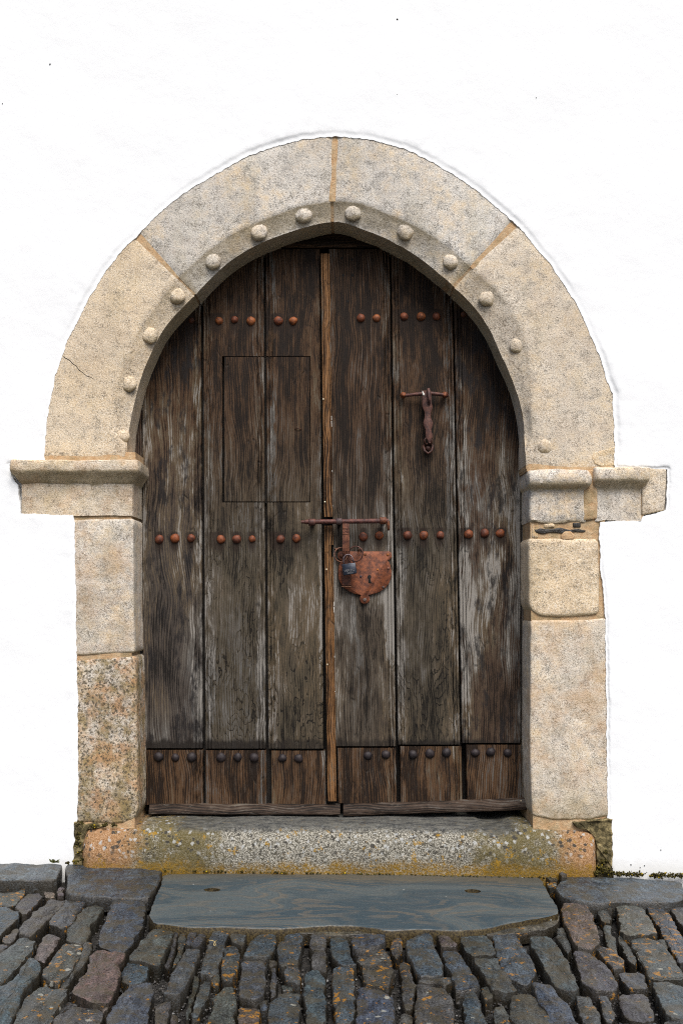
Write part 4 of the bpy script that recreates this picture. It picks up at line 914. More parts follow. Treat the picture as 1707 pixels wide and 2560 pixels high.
TINT = dict(blue=(.030, .049, .072), steel=(.040, .055, .068), grey=(.044, .051, .054), brown=(.044, .041, .034), pink=(.115, .078, .072), red=(.125, .068, .052), tan=(.20, .155, .10), rough=(.12, .080, .055), purple=(.052, .049, .056), pale=(.115, .105, .085))
def chaik2(pts):
    o = []
    for i in range(len(pts)):
        a = pts[i]; b = pts[(i + 1) % len(pts)]; o.append((a[0] * .87 + b[0] * .13, a[1] * .87 + b[1] * .13)); o.append((a[0] * .13 + b[0] * .87, a[1] * .13 + b[1] * .87))
    return o
def slab(name, pts, zt, thick, mat, seed, to_xy, step=.012, rnd=.010, bulge=.002, amp=.0035, holes=(), tilt=(0, 0), rough=1.0, shrink=0.0, **props):
    """a stone lying in the paving: pts in pixels, its top zt above the paving plane"""
    q = chaik2([to_xy(*p) for p in pts])
    w = [PG(x, y, zt) for x, y in q]; o = resample(ccw([(p.x, p.y) for p in w]), step)
    o = [(p[0] + amp * fbm(p[0] * 22 + seed, p[1] * 22, seed) + amp * .6 * nz(p[0] * 85, p[1] * 85, seed), p[1] + amp * fbm(p[0] * 22, p[1] * 22 + seed, seed + 4) + amp * .6 * nz(p[0] * 85, p[1] * 85, seed + 9)) for p in o]
    if shrink: o = inset(o, shrink)
    cx = sum(p[0] for p in o) / len(o); cy = sum(p[1] for p in o) / len(o)
    rings = []
    for ins, h in [(0, -thick), (-.001, -thick * .5), (0, -rnd * .95), (rnd * .22, -rnd * .42), (rnd * .55, -rnd * .14), (rnd * 1.05, -.0004)]:
        rings.append([(p[0], p[1], h) for p in inset(o, ins)])
    last = rings[-1]
    for k in (.86, .72, .58, .44, .3, .16): rings.append([(cx + (p[0] - cx) * k, cy + (p[1] - cy) * k, bulge * (1 - k * k)) for p in last])
    rings.append([(cx, cy, bulge)] * len(last))
    V = []
    for ri, r in enumerate(rings):
        for x, y, h in r:
            up = sm(-thick, -.2 * thick, h)
            z = zt + gz(x) + h + rough * (.0045 * fbm(x * 16 + seed, y * 11, seed) + .0018 * fbm(x * 60, y * 38, seed)) * up + (x - cx) * tilt[0] + (y - cy) * tilt[1]
            lay = .0035 * nz(h * 160, seed, x * 4) if ri < 4 else 0
            dx, dy = x - cx, y - cy; L = math.hypot(dx, dy) + 1e-6
            V.append(Vector((x + dx / L * lay, y + dy / L * lay, z)))
    n = len(last); F = []
    for i in range(len(rings) - 2):
        for j in range(n): k = (j + 1) % n; F.append((i * n + j, i * n + k, (i + 1) * n + k, (i + 1) * n + j))
    i = len(rings) - 2; V = V[:(i + 1) * n + 1]; c_ = (i + 1) * n
    for j in range(n): F.append((i * n + j, i * n + (j + 1) % n, c_))
    F.append(tuple(range(n))[::-1])
    return mesh(name, V, F, mat, sharp=42, **props)
fa = lambda x, y: (x * .38265, 2130 + y * .38265)
fb = lambda x, y: (550 + x * .38265, 2130 + y * .38265)
fc = lambda x, y: (1107 + x * .38265, 2130 + y * .38265)
fs = lambda x, y: (x, y)
def lab(o, l, c, grp=None):
    o['label'] = l; o['category'] = c
    if grp: o['group'] = grp
# the doorstep slab, its top drilled twice
o = slab('paving_slab', [(408,2186),(540,2184),(700,2186),(860,2186),(1040,2182),(1184,2178),(1283,2174),(1329,2180),(1354,2200),(1371,2233),(1394,2268),(1396,2285),(1372,2292),(1337,2297),(1268,2309),(1222,2320),(1150,2329),(1067,2322),(967,2326),(894,2313),(795,2315),(703,2322),(550,2318),(460,2316),(383,2308),(372,2284),(386,2250),(402,2210)],
         -.004, .055, M['swirl'], 3, fs, step=.016, rnd=.006, bulge=.001, amp=.004, rough=.45)
lab(o, 'very long smooth blue and tan banded slate slab with two drilled holes, in front of the doorstep', 'paving slab', 'slate slabs along the wall')
# sockets drilled through the slab, sunk for real
def drill(o, c, rx, ry):
    me = o.data
    bm_ = __import__('bmesh').new(); bm_.from_mesh(me)
    ring = []; bmesh = __import__('bmesh')
    cyl = bpy.data.meshes.new('cut'); vv = []; ff = []; s = 24
    for z in (-.05, .03):
        for j in range(s): a = 2 * math.pi * j / s; vv.append((c.x + rx * math.cos(a) * (1 + .06 * math.sin(3 * a)), c.y + ry * math.sin(a), c.z + z))
    for j in range(s): ff.append((j, (j + 1) % s, s + (j + 1) % s, s + j))
    ff.append(tuple(range(s))[::-1]); ff.append(tuple(range(s, 2 * s))); cyl.from_pydata(vv, [], ff)
    co = bpy.data.objects.new('cut', cyl); scene.collection.objects.link(co)
    md = o.modifiers.new('socket', 'BOOLEAN'); md.object = co; md.operation = 'DIFFERENCE'; md.solver = 'EXACT'
    bm_.free(); bpy.context.view_layer.update()
    new = bpy.data.meshes.new_from_object(o.evaluated_get(bpy.context.evaluated_depsgraph_get()))
    ok = len(new.polygons) > 100
    o.modifiers.clear(); bpy.data.objects.remove(co)
    if ok: o.data = new
for px, py in ((530, 2226), (1182, 2229)):
    pc = PG(px, py, -.004); drill(o, pc, .027, .022); v, f = loft([[pc + Vector((.0262 * math.cos(a), .0212 * math.sin(a), zz)) for a in [2 * math.pi * q / 20 for q in range(20)]] for zz in (-.03, -.013)]); mesh('socket_shade', v, f, M['hole'], o)  # black disc added in each socket, its colour standing for shade
SLABS = [
 (fs, [(-130,2154),(60,2156),(158,2157),(150,2180),(141,2201),(70,2201),(0,2200),(-130,2200)], -.002, .062, (.085,.105,.118), 'long pale blue grey slate slab with a reddish front edge at the far left of the wall foot', 4),
 (fa, [(425,78),(560,85),(700,92),(860,100),(1055,122),(1048,170),(1020,230),(985,288),(850,300),(700,292),(560,288),(432,272),(440,180)], .0, .05, (.050,.066,.088), 'dark violet blue slate slab with black wet stains under the left end of the doorstep', 7),
 (fc, [(728,240),(745,210),(782,180),(820,152),(960,158),(1100,163),(1250,172),(1400,185),(1560,198),(1580,260),(1570,318),(1470,334),(1330,326),(1200,318),(1050,330),(950,330),(850,318),(770,292)], .0, .055, (.062,.085,.108), 'long blue grey slate slab with a flaking front edge at the foot of the wall on the right', 11),
 (fc, [(1578,200),(1660,205),(1800,215),(1800,320),(1620,330),(1590,300)], -.004, .05, (.06,.065,.07), 'narrow strip of grey slate slab cut off by the right edge below the wall', 15),
]
for fr, pts, zt_, th, c, l, sd in SLABS:
    o = slab('paving_slab', pts, zt_, th, M['slate'], sd, fr, step=.014, rnd=.007, bulge=.001, color=c, orange=.0, white=0.0); lab(o, l, 'paving slab', 'slate slabs along the wall')
# a flake split from the slab's front right corner is part of the slab below the main face
big = bpy.data.objects['paving_slab']
fl = slab('split_edge', [(1200,2330),(1268,2313),(1337,2300),(1398,2286),(1394,2312),(1360,2326),(1300,2334),(1220,2340)], -.022, .035, M['slate'], 19, fs, step=.012, rnd=.004, bulge=0, color=(.10, .085, .055), orange=.2)
fl.location -= big.location; fl.parent = big
fl = slab('split_edge', [(386,2311),(470,2318),(560,2322),(703,2326),(800,2318),(900,2316),(960,2330),(1067,2327),(1150,2333),(1150,2338),(1060,2334),(960,2338),(700,2334),(560,2330),(460,2326),(386,2322)], -.022, .035, M['slate'], 23, fs, step=.012, rnd=.003, bulge=0, color=(.10, .08, .04), orange=.5)
fl.location -= big.location; fl.parent = big

S = [
 # view, tint, orange, white, top, points, label
 (fa,'blue',0,.2,-.02,[(-60,355),(60,360),(130,390),(128,430),(60,490),(0,552),(-60,575)],'broad blue grey sett at the left edge, just under the reddish slab front'),
 (fa,'brown',.8,0,-.028,[(-50,270),(60,255),(162,247),(162,280),(92,350),(50,362),(-50,345)],'brown orange spotted sett tucked under the far left slab'),
 (fa,'brown',.2,.1,-.026,[(170,270),(268,262),(276,292),(180,412),(150,418),(86,362)],'stubby dark brown sett between the leftmost slab and a long slanting sett'),
 (fa,'brown',.1,.1,-.022,[(328,298),(430,300),(420,332),(310,450),(205,570),(118,552),(122,518),(240,375)],'long slanting olive brown sett running down left from below the violet slab'),
 (fa,'grey',.4,.1,-.02,[(440,300),(560,292),(562,330),(500,430),(440,505),(400,518),(318,470),(335,430),(390,360)],'grey brown sett with an orange lower edge below the violet slab left corner'),
 (fa,'brown',.0,.0,-.03,[(578,295),(690,290),(694,330),(620,352),(577,335)],'small dark lump of sett wedged under the middle of the violet slab'),
 (fa,'brown',.1,.1,-.024,[(548,368),(690,352),(672,400),(605,470),(580,590),(490,600),(428,578),(432,510),(480,440)],'cracked brown sett just left of the largest blue sett'),
 (fa,'blue',.15,.0,-.016,[(745,300),(880,298),(960,350),(942,480),(890,560),(830,640),(760,642),(636,612),(652,530),(690,430),(730,350)],'largest smooth blue sett at the left end of the banded slab'),
 (fa,'pink',.5,.5,-.03,[(88,490),(122,500),(110,560),(70,600),(18,590),(22,560)],'tiny pinkish stone with a white crust near the left edge'),
 (fa,'pink',.0,.0,-.024,[(302,533),(392,560),(380,600),(335,670),(288,722),(222,690),(250,620)],'short ribbed pink sett at the left, between two olive brown ones'),
 (fa,'grey',.1,.7,-.02,[(132,570),(236,590),(204,660),(140,740),(70,800),(30,842),(-60,850),(-60,740),(0,680),(60,618)],'long grey sett marked with one white lichen disc, touching the left edge'),
 (fa,'grey',.3,.0,-.03,[(-50,600),(56,604),(20,655),(-50,700)],'thin corner of grey sett above the lichen disc sett at the left edge'),
 (fa,'brown',.7,.7,-.02,[(412,600),(540,602),(545,640),(505,720),(450,800),(380,860),(268,830),(282,780),(340,690)],'large brown sett with white smear and orange patch left of the red sett'),
 (fa,'brown',.2,.0,-.026,[(556,602),(612,608),(600,660),(545,760),(495,800),(432,880),(388,880),(402,840),(482,740),(545,660)],'thin dark sliver of sett squeezed against the left side of the big red sett'),
 (fa,'red',.15,.2,-.012,[(640,625),(740,640),(835,655),(795,720),(782,830),(742,970),(690,1000),(600,1002),(520,965),(466,928),(480,880),(560,790),(582,680)],'big reddish pink sett, the only red one in the left foreground'),
 (fa,'grey',.25,.1,-.02,[(990,490),(1060,500),(1135,516),(1128,560),(1085,650),(1042,752),(960,722),(846,704),(852,675),(932,560)],'wide grey sett below the left front corner of the banded slab'),
 (fa,'blue',.35,.1,-.022,[(832,710),(965,716),(970,800),(952,858),(840,878),(792,850),(797,780)],'small square blue sett right beside the big red sett'),
 (fa,'brown',.1,0,-.028,[(1145,500),(1168,510),(1150,600),(1122,700),(1098,768),(1067,748),(1100,670)],'first thin splinter of sett right of the wide grey sett under the slab'),
 (fa,'brown',.4,0,-.03,[(1182,510),(1218,560),(1200,640),(1160,730),(1128,752),(1152,650)],'second thin splinter of sett beside a gravel pocket under the slab'),
 (fa,'grey',.5,.0,-.024,[(1240,505),(1298,505),(1270,570),(1243,612),(1215,600),(1222,560)],'small narrow sett with an orange flank touching the slab, left of its twin'),
 (fa,'grey',.0,.0,-.022,[(1303,505),(1355,520),(1330,580),(1300,633),(1248,618),(1275,570)],'small narrow plain grey sett touching the slab, right of its orange flanked twin'),
 (fa,'grey',.35,.0,-.02,[(1392,512),(1498,512),(1490,560),(1445,680),(1422,788),(1370,803),(1297,780),(1312,720),(1370,570)],'olive grey sett with a curl of dry grass on its side'),
 (fa,'grey',.15,.1,-.02,[(1215,627),(1308,637),(1308,680),(1250,790),(1222,895),(1170,948),(1062,938),(1082,900),(1122,790),(1200,660)],'long tapering grey sett whose top sits under the pair of small narrow setts'),
 (fa,'brown',.0,.0,-.03,[(1272,802),(1308,812),(1290,900),(1245,1050),(1225,1090),(1203,1088),(1230,960)],'sliver of dark sett in the foreground, left of the one dotted with white'),
 (fa,'grey',.2,.3,-.026,[(1322,837),(1374,847),(1370,940),(1330,1030),(1308,1078),(1248,1083),(1272,960)],'narrow blue grey sett in the foreground dotted with white'),
 (fa,'brown',.9,.0,-.028,[(1382,802),(1420,798),(1438,850),(1402,868),(1377,850)],'tiny orange crusted stone below the olive grey sett'),
 (fa,'blue',.0,.1,-.012,[(182,700),(258,733),(270,770),(238,815),(200,862),(150,920),(128,1000),(95,1064),(60,1124),(0,1170),(-60,1180),(-60,900),(50,850),(120,790)],'big smooth blue sett filling the bottom left corner'),
 (fa,'brown',.5,.8,-.018,[(262,890),(440,900),(450,940),(385,1010),(335,1124),(300,1180),(80,1180),(86,1110),(130,1000),(200,930)],'wide lichen spotted brown sett right of the bottom left corner sett'),
 (fa,'brown',.4,.1,-.026,[(402,962),(530,972),(528,990),(440,1020),(392,1058),(372,1020)],'small brown lump on top of the lichen spotted sett in the left foreground'),
 (fa,'brown',.5,.7,-.02,[(500,1012),(640,1032),(680,1050),(665,1120),(640,1190),(335,1190),(355,1090),(430,1040)],'crusty brown sett at the bottom edge below the big red sett'),
 (fa,'pink',.0,.1,-.026,[(690,985),(724,985),(715,1030),(662,1060),(647,1040)],'tiny pink pebble like stone touching the lower right corner of the red sett'),
 (fa,'steel',.15,.25,-.016,[(852,865),(980,870),(1003,900),(985,980),(970,1060),(958,1190),(668,1190),(702,1060),(745,990),(792,940)],'broad steel grey sett at the bottom edge, lower right of the red sett'),
 (fa,'brown',.1,.0,-.026,[(1018,1000),(1108,962),(1118,1010),(1082,1190),(1000,1190),(1004,1060)],'rough brown sett in the gravel at the bottom edge, right of the steel grey one'),
 (fa,'pink',.2,.2,-.03,[(1120,1062),(1160,1070),(1163,1180),(1112,1180)],'small pinkish stone standing in gravel at the bottom edge'),
 (fa,'brown',.35,.1,-.016,[(1462,870),(1520,872),(1548,960),(1540,1060),(1512,1190),(1340,1190),(1372,1040),(1392,940)],'broad brown sett at the bottom edge below the one with an orange left flank'),
 (fa,'tan',.1,.3,-.024,[(285,256),(345,260),(368,290),(330,298),(292,298)],'small tan stone between the leftmost slab and the violet slab'),
 (fa,'pink',.0,.0,-.022,[(382,230),(425,235),(420,283),(375,278)],'small pink stone upright against the left end of the violet slab'),
 (fb,'purple',.0,.1,-.022,[(68,510),(150,520),(182,560),(150,618),(62,588)],'small purplish sett touching the slab above the orange flanked long one'),
 (fb,'grey',.75,.1,-.02,[(32,595),(100,592),(128,625),(120,760),(88,848),(32,862),(12,820),(14,700)],'long narrow grey sett with a bright orange left flank'),
 (fb,'blue',.3,.1,-.018,[(232,550),(280,536),(368,536),(370,600),(350,658),(310,698),(152,688),(170,640),(192,585)],'blue sett with a rounded brown left shoulder touching the slab'),
 (fb,'steel',.3,.1,-.02,[(422,540),(540,542),(532,650),(520,738),(440,742),(400,758),(372,700),(376,600),(415,590)],'steel grey stepped sett under the slab, fourth of the straight middle ones'),
 (fb,'steel',.1,.05,-.016,[(157,706),(290,706),(304,760),(292,938),(230,968),(122,948),(130,800),(140,725)],'neat upright rectangular steel blue sett in the middle left foreground'),
 (fb,'grey',.2,.1,-.026,[(330,766),(370,766),(366,860),(358,948),(322,958),(326,860)],'thin upright sett just right of the neat rectangular one'),
 (fb,'brown',.3,.3,-.03,[(312,712),(368,698),(372,738),(332,758)],'tiny brown stone above the thin upright sett'),
 (fb,'grey',.6,.1,-.024,[(432,747),(520,756),(530,820),(520,868),(422,838),(416,800)],'squat grey sett with an orange left edge below the stepped one'),
 (fb,'brown',.2,.2,-.03,[(402,870),(478,866),(470,900),(402,904)],'flat little brown stone under the squat orange edged sett'),
 (fb,'purple',.3,.0,-.022,[(592,540),(690,531),(700,580),(690,638),(602,638),(577,620)],'square reddish purple sett under the middle of the slab'),
 (fb,'brown',.2,.1,-.024,[(602,646),(700,656),(704,740),(690,788),(652,770),(602,758)],'short brown sett directly below the square reddish purple one'),
 (fb,'blue',.1,.05,-.018,[(722,546),(798,541),(848,600),(858,700),(878,748),(780,743),(742,700),(722,640)],'smooth dark blue sett with a pointed lower right corner under the slab middle'),
 (fb,'steel',.3,.0,-.022,[(852,556),(900,537),(1078,532),(1080,600),(1040,620),(870,643)],'wide low blue grey sett lying crosswise under the slab'),
 (fb,'brown',.7,.5,-.018,[(902,665),(980,632),(1080,627),(1120,680),(1134,760),(1108,893),(1040,883),(932,868),(920,750),(892,700)],'large brown sett with orange edges below the crosswise one'),
 (fb,'brown',.8,.1,-.026,[(1122,580),(1160,552),(1188,570),(1190,650),(1150,712),(1122,670)],'narrow orange speckled sett between the crosswise sett and the large pointed blue one'),
 (fb,'blue',.15,.1,-.014,[(1207,580),(1250,552),(1350,517),(1388,540),(1400,620),(1448,700),(1463,788),(1400,818),(1292,808),(1262,740),(1222,660)],'large blue sett with a pointed head under the right half of the slab'),
 (fb,'steel',.2,.3,-.02,[(552,800),(600,772),(650,777),(688,840),(690,940),(690,1060),(678,1190),(560,1190),(552,1000),(542,850)],'tall steel grey sett in the foreground below the short brown one'),
 (fb,'steel',.75,.3,-.018,[(742,750),(860,760),(878,830),(878,1000),(872,1088),(820,1128),(757,1108),(742,950),(732,850)],'tall grey sett with an orange fringe down its right side'),
 (fb,'steel',.3,.6,-.018,[(400,916),(520,917),(523,1000),(510,1190),(330,1190),(312,1090),(322,980)],'broad grey sett with a yellowish lichen ring at its left, bottom edge'),
 (fb,'rough',.9,.4,-.022,[(122,1000),(230,1002),(268,1040),(258,1190),(100,1190)],'rusty brown orange spotted sett at the bottom edge below the neat rectangular one'),
 (fb,'blue',.0,.0,-.028,[(252,972),(310,972),(310,1028),(272,1030)],'tiny dark blue stone in the joint at the bottom, beside the rusty brown sett'),
 (fb,'blue',.3,1,-.016,[(902,890),(960,882),(1040,900),(1090,940),(1138,960),(1150,1060),(1130,1190),(900,1190),(892,1000)],'broad blue grey sett at the bottom edge blotched with white lichen rosettes'),
 (fb,'brown',.4,.3,-.024,[(1162,722),(1238,722),(1268,830),(1278,880),(1260,1038),(1210,1028),(1182,950),(1190,850)],'upright brown sett between the orange edged large one and the lichen rosettes'),
 (fb,'brown',.5,.2,-.022,[(1302,832),(1500,822),(1508,858),(1470,878),(1400,850),(1302,848)],'flat brown wedge lying below the large pointed blue sett'),
 (fb,'brown',.5,.9,-.016,[(1282,872),(1320,857),(1480,882),(1518,950),(1528,1060),(1518,1190),(1280,1190),(1272,1000)],'broad purplish brown sett at the bottom edge with a column of pale lichen discs'),
 (fb,'brown',.4,.1,-.026,[(1182,1062),(1268,1062),(1278,1190),(1152,1190)],'short brown sett at the bottom edge left of the pale lichen discs'),
 (fb,'pink',.0,.1,-.022,[(1412,541),(1500,552),(1553,618),(1440,628),(1430,590)],'small pinkish grey sett touching the slab, right of the large pointed blue one'),
 (fc,'blue',.35,.1,-.018,[(-12,640),(98,636),(158,730),(228,850),(243,888),(130,908),(76,903),(52,820),(20,740)],'slanting dark blue sett with an orange lower edge below the small pinkish grey one'),
 (fc,'steel',.1,.0,-.018,[(122,556),(180,542),(280,537),(338,620),(344,678),(200,688),(152,658),(122,600)],'rounded steel blue sett touching the slab above the dark slanting pair'),
 (fc,'steel',.4,.1,-.016,[(312,552),(470,542),(508,590),(558,680),(618,788),(560,848),(490,838),(432,818),(392,788),(352,660)],'long slanting steel grey sett under the slab right front, brown at its lower end'),
 (fc,'grey',.2,.3,-.02,[(197,692),(348,692),(384,760),(438,830),(478,898),(400,918),(310,898),(272,820),(212,750)],'dark grey slanting sett below the rounded steel blue one'),
 (fc,'steel',.1,.1,-.014,[(557,556),(700,552),(758,620),(828,740),(878,850),(898,898),(850,918),(722,888),(690,820),(622,700)],'longest slanting grey sett below the right end of the slab'),
 (fc,'grey',.1,.1,-.024,[(737,496),(790,492),(810,540),(838,640),(820,678),(790,640),(747,560)],'narrow pointed grey sett left of the rough granite one'),
 (fc,'rough',.6,.3,-.012,[(772,337),(860,322),(930,332),(960,380),(998,480),(1038,600),(960,633),(862,618),(822,520),(782,440)],'coarse brown granite sett at the right end of the banded slab'),
 (fc,'brown',.6,.0,-.03,[(1002,352),(1050,352),(1098,420),(1090,473),(1042,458),(1012,400)],'small dark sett with an orange spot just right of the coarse granite one'),
 (fc,'grey',.0,.5,-.028,[(1042,492),(1090,482),(1118,560),(1148,658),(1100,638),(1072,590)],'small grey sett with a white fleck, lower right of the coarse granite one'),
 (fc,'pale',.5,.1,-.014,[(1132,342),(1180,327),(1290,350),(1338,420),(1403,528),(1340,556),(1182,538),(1152,500),(1142,420)],'light ribbed greenish brown sett with an orange left edge under the right slab'),
 (fc,'steel',.8,.1,-.018,[(1322,342),(1400,332),(1448,370),(1528,490),(1566,560),(1598,720),(1540,738),(1492,640),(1442,560),(1402,470),(1342,390)],'long slanting sett dotted all over with orange near the right edge'),
 (fc,'grey',.3,.1,-.022,[(1482,356),(1568,337),(1660,335),(1660,560),(1568,500),(1502,410)],'dark sett at the right edge under the end of the slab'),
 (fc,'brown',.2,.1,-.026,[(1137,536),(1170,540),(1258,680),(1263,758),(1220,738),(1152,600)],'thin slanting brown sett below the light ribbed one'),
 (fc,'grey',.6,.5,-.016,[(1212,562),(1300,552),(1400,580),(1478,660),(1558,780),(1566,828),(1400,838),(1342,828),(1282,700)],'broad slanting grey brown sett near the right edge with a white disc'),
 (fc,'brown',.0,.3,-.026,[(1392,576),(1450,582),(1473,638),(1432,638)],'tiny pale brown stone above the broad slanting sett at right'),
 (fc,'brown',.8,.0,-.02,[(982,622),(1040,607),(1110,640),(1188,720),(1178,758),(1110,778),(1052,700)],'slanting sett with a bright orange head below the coarse granite one'),
 (fc,'purple',.3,.0,-.016,[(847,652),(900,637),(960,652),(1030,700),(1098,780),(1148,870),(1138,898),(1000,908),(902,868),(882,760)],'purplish grey slanting sett with one orange spot on its left side'),
 (fc,'purple',.2,.1,-.022,[(1152,782),(1300,792),(1328,830),(1338,898),(1200,898),(1152,830)],'low purplish sett below the orange headed one'),
 (fc,'steel',.3,.4,-.016,[(1362,852),(1450,842),(1568,872),(1660,900),(1660,1100),(1470,1088),(1432,1030),(1402,950)],'broad grey sett at the right edge near the bottom'),
 (fc,'brown',.5,.2,-.028,[(252,872),(310,882),(328,950),(270,978),(252,930)],'small brown stone between the slanting dark blue and dark grey setts'),
 (fc,'blue',.1,.7,-.018,[(132,932),(200,912),(240,960),(278,1080),(298,1190),(150,1190),(132,1040)],'narrow blue sett with white crusted edges at the bottom edge'),
 (fc,'brown',.4,.2,-.024,[(332,1012),(410,1002),(438,1080),(450,1190),(332,1190)],'narrow brown sett at the bottom edge right of the white crusted blue one'),
 (fc,'brown',.2,.3,-.016,[(432,922),(560,922),(638,960),(698,1080),(700,1190),(480,1190),(442,1060)],'broad brown sett at the bottom edge left of the smooth teal one'),
 (fc,'blue',.0,.2,-.012,[(572,862),(700,872),(818,1000),(898,1124),(900,1190),(722,1190),(682,1060),(602,940)],'smooth teal blue slanting sett at the bottom edge'),
 (fc,'grey',.4,.1,-.02,[(852,922),(960,932),(1028,1060),(1035,1160),(922,1150),(872,1000)],'slanting grey sett at the bottom right with an orange left side'),
 (fc,'grey',.5,.1,-.022,[(1012,932),(1080,927),(1138,1080),(1100,1130),(1052,1112),(1032,1000)],'rounded small grey sett at the bottom right with orange flecks'),
 (fc,'purple',.1,.2,-.018,[(1142,922),(1330,932),(1388,1060),(1388,1098),(1300,1108),(1202,1098),(1152,990)],'purple tinged sett at the bottom right, second from the edge'),
 (fc,'brown',.2,.2,-.024,[(1450,1105),(1660,1112),(1660,1210),(1430,1210)],'brown sett cut off by the bottom right corner'),
 (fc,'grey',.3,.1,-.026,[(1110,1140),(1300,1122),(1400,1124),(1410,1210),(1100,1210)],'grey sett cut off by the bottom edge near the right'),
 (fc,'brown',.1,.1,-.03,[(1062,342),(1110,345),(1110,388),(1072,384)],'tiny brown stone under the right slab beside the light ribbed sett'),
 (fc,'brown',.3,.1,-.005,[(662,112),(738,148),(753,182),(692,190),(657,150)],'small split brown stone in the notch between the doorstep and the slabs'),
 (fc,'grey',.9,.6,-.012,[(667,188),(753,192),(738,230),(692,240)],'small lichen crusted stone in the notch, in front of the split brown one'),
 (fc,'purple',.0,.4,.012,[(757,120),(812,112),(808,162),(772,172)],'small upright stone with a dark top against the doorstep, right of the notch'),
]
NB = len(S)
for k, (fr, tint, og, wh, zt_, pts, l) in enumerate(S):
    rr = random.Random(k * 7 + 1); c = tuple(q * rr.uniform(.88, 1.14) for q in TINT[tint])
    small = len(pts) < 7
    o = slab('paving_sett', pts, zt_ + rr.uniform(-.003, .003), .055 if not small else .045, M['slate'], k * 1.37 + 2, fr, step=.008, rnd=.0042 if not small else .0032, bulge=.0015, amp=.0055, rough=1.35, shrink=.0004, tilt=(rr.uniform(-.04, .04), rr.uniform(-.04, .03)),
             color=c, orange=float(og), white=float(wh)); lab(o, l, 'sett', 'slate setts paving the street')
# the street goes on beyond the picture
mb = MB(); rr = random.Random(77)
def loose(x, y, w, l, z, ang):
    n = 14; ca, sa = math.cos(ang), math.sin(ang); o = []
    for i in range(n):
        a = 2 * math.pi * i / n; ux = math.copysign(abs(math.cos(a)) ** .45, math.cos(a)) * w / 2 * rr.uniform(.9, 1.05); uy = math.copysign(abs(math.sin(a)) ** .45, math.sin(a)) * l / 2 * rr.uniform(.93, 1.04)
        o.append((x + ux * ca - uy * sa, y + ux * sa + uy * ca))
    rings = [[Vector((p[0], p[1], z - .05)) for p in o], [Vector((p[0], p[1], z - .008)) for p in o], [Vector((p[0], p[1], z - .002)) for p in inset(o, .004)], [Vector((p[0], p[1], z)) for p in inset(o, .010)]]
    return loft(rings, True, False, True)
for row in range(26):
    x = -4.2
    while x < 4.2:
        w_ = rr.uniform(.055, .10); y = -.13 - row * .155 + rr.uniform(-.03, .03); x += w_ / 2
        d = y + D0; half = 853.5 / FPX * d if d > .05 else 0
        vis = d > 0 and abs(x) < half + .09 and HOR + (H) * FPX / max(d, .01) < 2600
        if not vis: mb.add(*loose(x, y, w_ * .9, .14, -.022 + gz(max(-3, min(3, x))) + rr.uniform(-.006, .006), rr.uniform(-.05, .05) + max(-.5, min(.5, x * -.25))))
        x += w_ / 2 + .008
o = mb.build('street', M['slate'], color=(.055, .056, .06), orange=.4, white=.3, sharp=60); o['kind'] = 'structure'
# grit and little stones in the joints
mb = MB(); rr = random.Random(9)
def pebble(c, r):
    v = []
    for a in ((1, 0, 0), (-1, 0, 0), (0, 1, 0), (0, -1, 0), (0, 0, 1), (0, 0, -1), (.6, .6, .5), (-.6, .5, .5), (.5, -.6, .5), (-.5, -.6, .5)):
        v.append(Vector(c) + Vector(a) * r * rr.uniform(.6, 1.1))
    f = [(4, 6, 7), (4, 7, 9), (4, 9, 8), (4, 8, 6), (0, 2, 6), (2, 7, 6), (2, 1, 7), (1, 9, 7), (1, 3, 9), (3, 8, 9), (3, 0, 8), (0, 6, 8), (0, 5, 2), (2, 5, 1), (1, 5, 3), (3, 5, 0)]
    return v, f
for i in range(9000):
    px = rr.uniform(-40, 1750); py = 2160 + 430 * rr.random() ** .8; p = PG(px, py, -.05)
    near = sm(2390, 2520, py); p.z = -.062 + gz(p.x) + rr.uniform(0, .010) + near * .017 * (.5 + .5 * nz(p.x * 7, p.y * 7))
    mb.add(*pebble(p, rr.uniform(.0018, .0055)))
o = mb.build('grit', M['pebble'], smooth=False); o['kind'] = 'stuff'; lab(o, 'fine grit and tiny stones lying in the joints between the setts', 'grit')
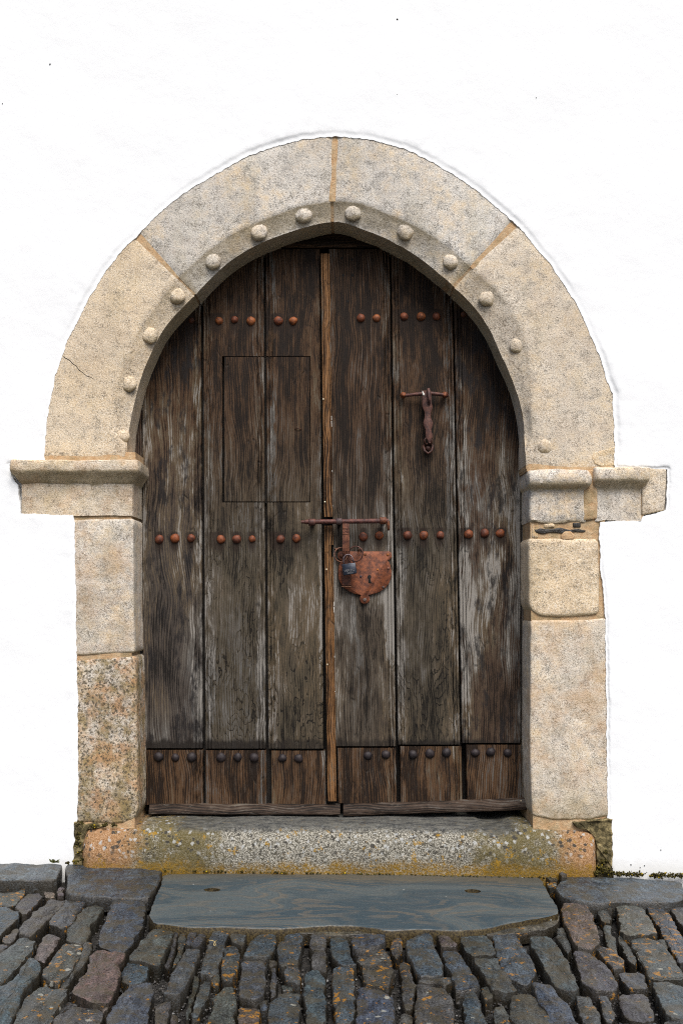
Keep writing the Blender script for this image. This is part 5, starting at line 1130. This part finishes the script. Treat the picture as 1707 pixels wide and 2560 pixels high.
# ------------------------------------------------------------------ moss along the foot of the wall
mb = MB(); rr = random.Random(21)
def clump(x, y, z, r, n):
    for _ in range(n):
        d = Vector((rr.gauss(0, 1), rr.gauss(0, .6), rr.gauss(0, .7))) * r * .5; mb.add(*pebble((x + d.x, y + d.y, z + d.z), rr.uniform(.0022, .0058)))
for px, py, y, r, n in [(1505,2110,.003,.006,12),(1512,2130,-.004,.012,40),(1508,2155,-.012,.014,60),(1500,2170,-.018,.014,60),(1516,2178,-.022,.016,60),(1490,2183,-.026,.012,40),(1515,2090,.004,.008,15),(1500,2075,.0,.008,15),(1478,2062,-.002,.008,12),
                        (198,2085,-.002,.010,40),(196,2110,-.006,.012,50),(200,2130,-.01,.014,50),(200,2060,-.002,.010,30),(195,2095,-.006,.008,20),(235,2066,-.012,.009,26),(262,2064,-.012,.008,20),(284,2064,-.012,.007,14),(212,2150,-.02,.010,25),(190,2156,-.03,.010,20),(170,2158,-.03,.008,12)]:
    p = P(px, py, y); clump(p.x, y, p.z, r, n)
x = 1520
while x < 1900:
    p = P(x, 2186 + (x - 1520) * .03, -.026); dens = .5 + .7 * nz(x * .03, 2.2)
    if dens > .15: clump(p.x, -.024, p.z + .001, .011, int(26 * max(.3, dens)))
    x += 7
x = 380
while x < 1380:
    p = PG(x, 2186, -.002); clump(p.x, -.046, p.z - .001, .004, rr.randint(0, 3)); x += 9
o = mb.build('moss', M['moss'], smooth=False); o['kind'] = 'stuff'; lab(o, 'dark olive moss growing along the foot of the wall and in the corners of the doorway', 'moss')
# a tuft of tiny leaves on the wall foot at the left
mb = MB(); c = P(136, 2149, -.03)
for i in range(34):
    a = rr.uniform(0, 6.28); l_ = rr.uniform(.008, .022); d = Vector((math.cos(a) * .6, -abs(math.sin(a)) * .6, rr.uniform(.1, 1.0))).normalized(); b_ = c + Vector((rr.uniform(-.010, .010), 0, -.012)); s_ = d.orthogonal().normalized() * .0032
    mb.add([b_, b_ + d * l_ * .6 + s_, b_ + d * l_, b_ + d * l_ * .6 - s_], [(0, 1, 2, 3)])
tm = mat_plain('small_leaf', (.10, .11, .035), .7)
o = mb.build('weed', tm, smooth=False); lab(o, 'tiny green yellow weed growing where the left wall meets the slabs', 'weed')
# a curl of dry grass on a sett
pts = [PG(1390 * .38265 + 6 * math.cos(a) + a * 3, 2130 + 598 * .38265 + 7 * math.sin(a), -.008) for a in [q * .35 for q in range(-6, 13)]]
o = mesh('dry_grass', *tube(pts, .0011, 5), mat_plain('straw', (.36, .28, .13), .8)); lab(o, 'curled blade of dry grass lying on an olive grey sett', 'dry grass')
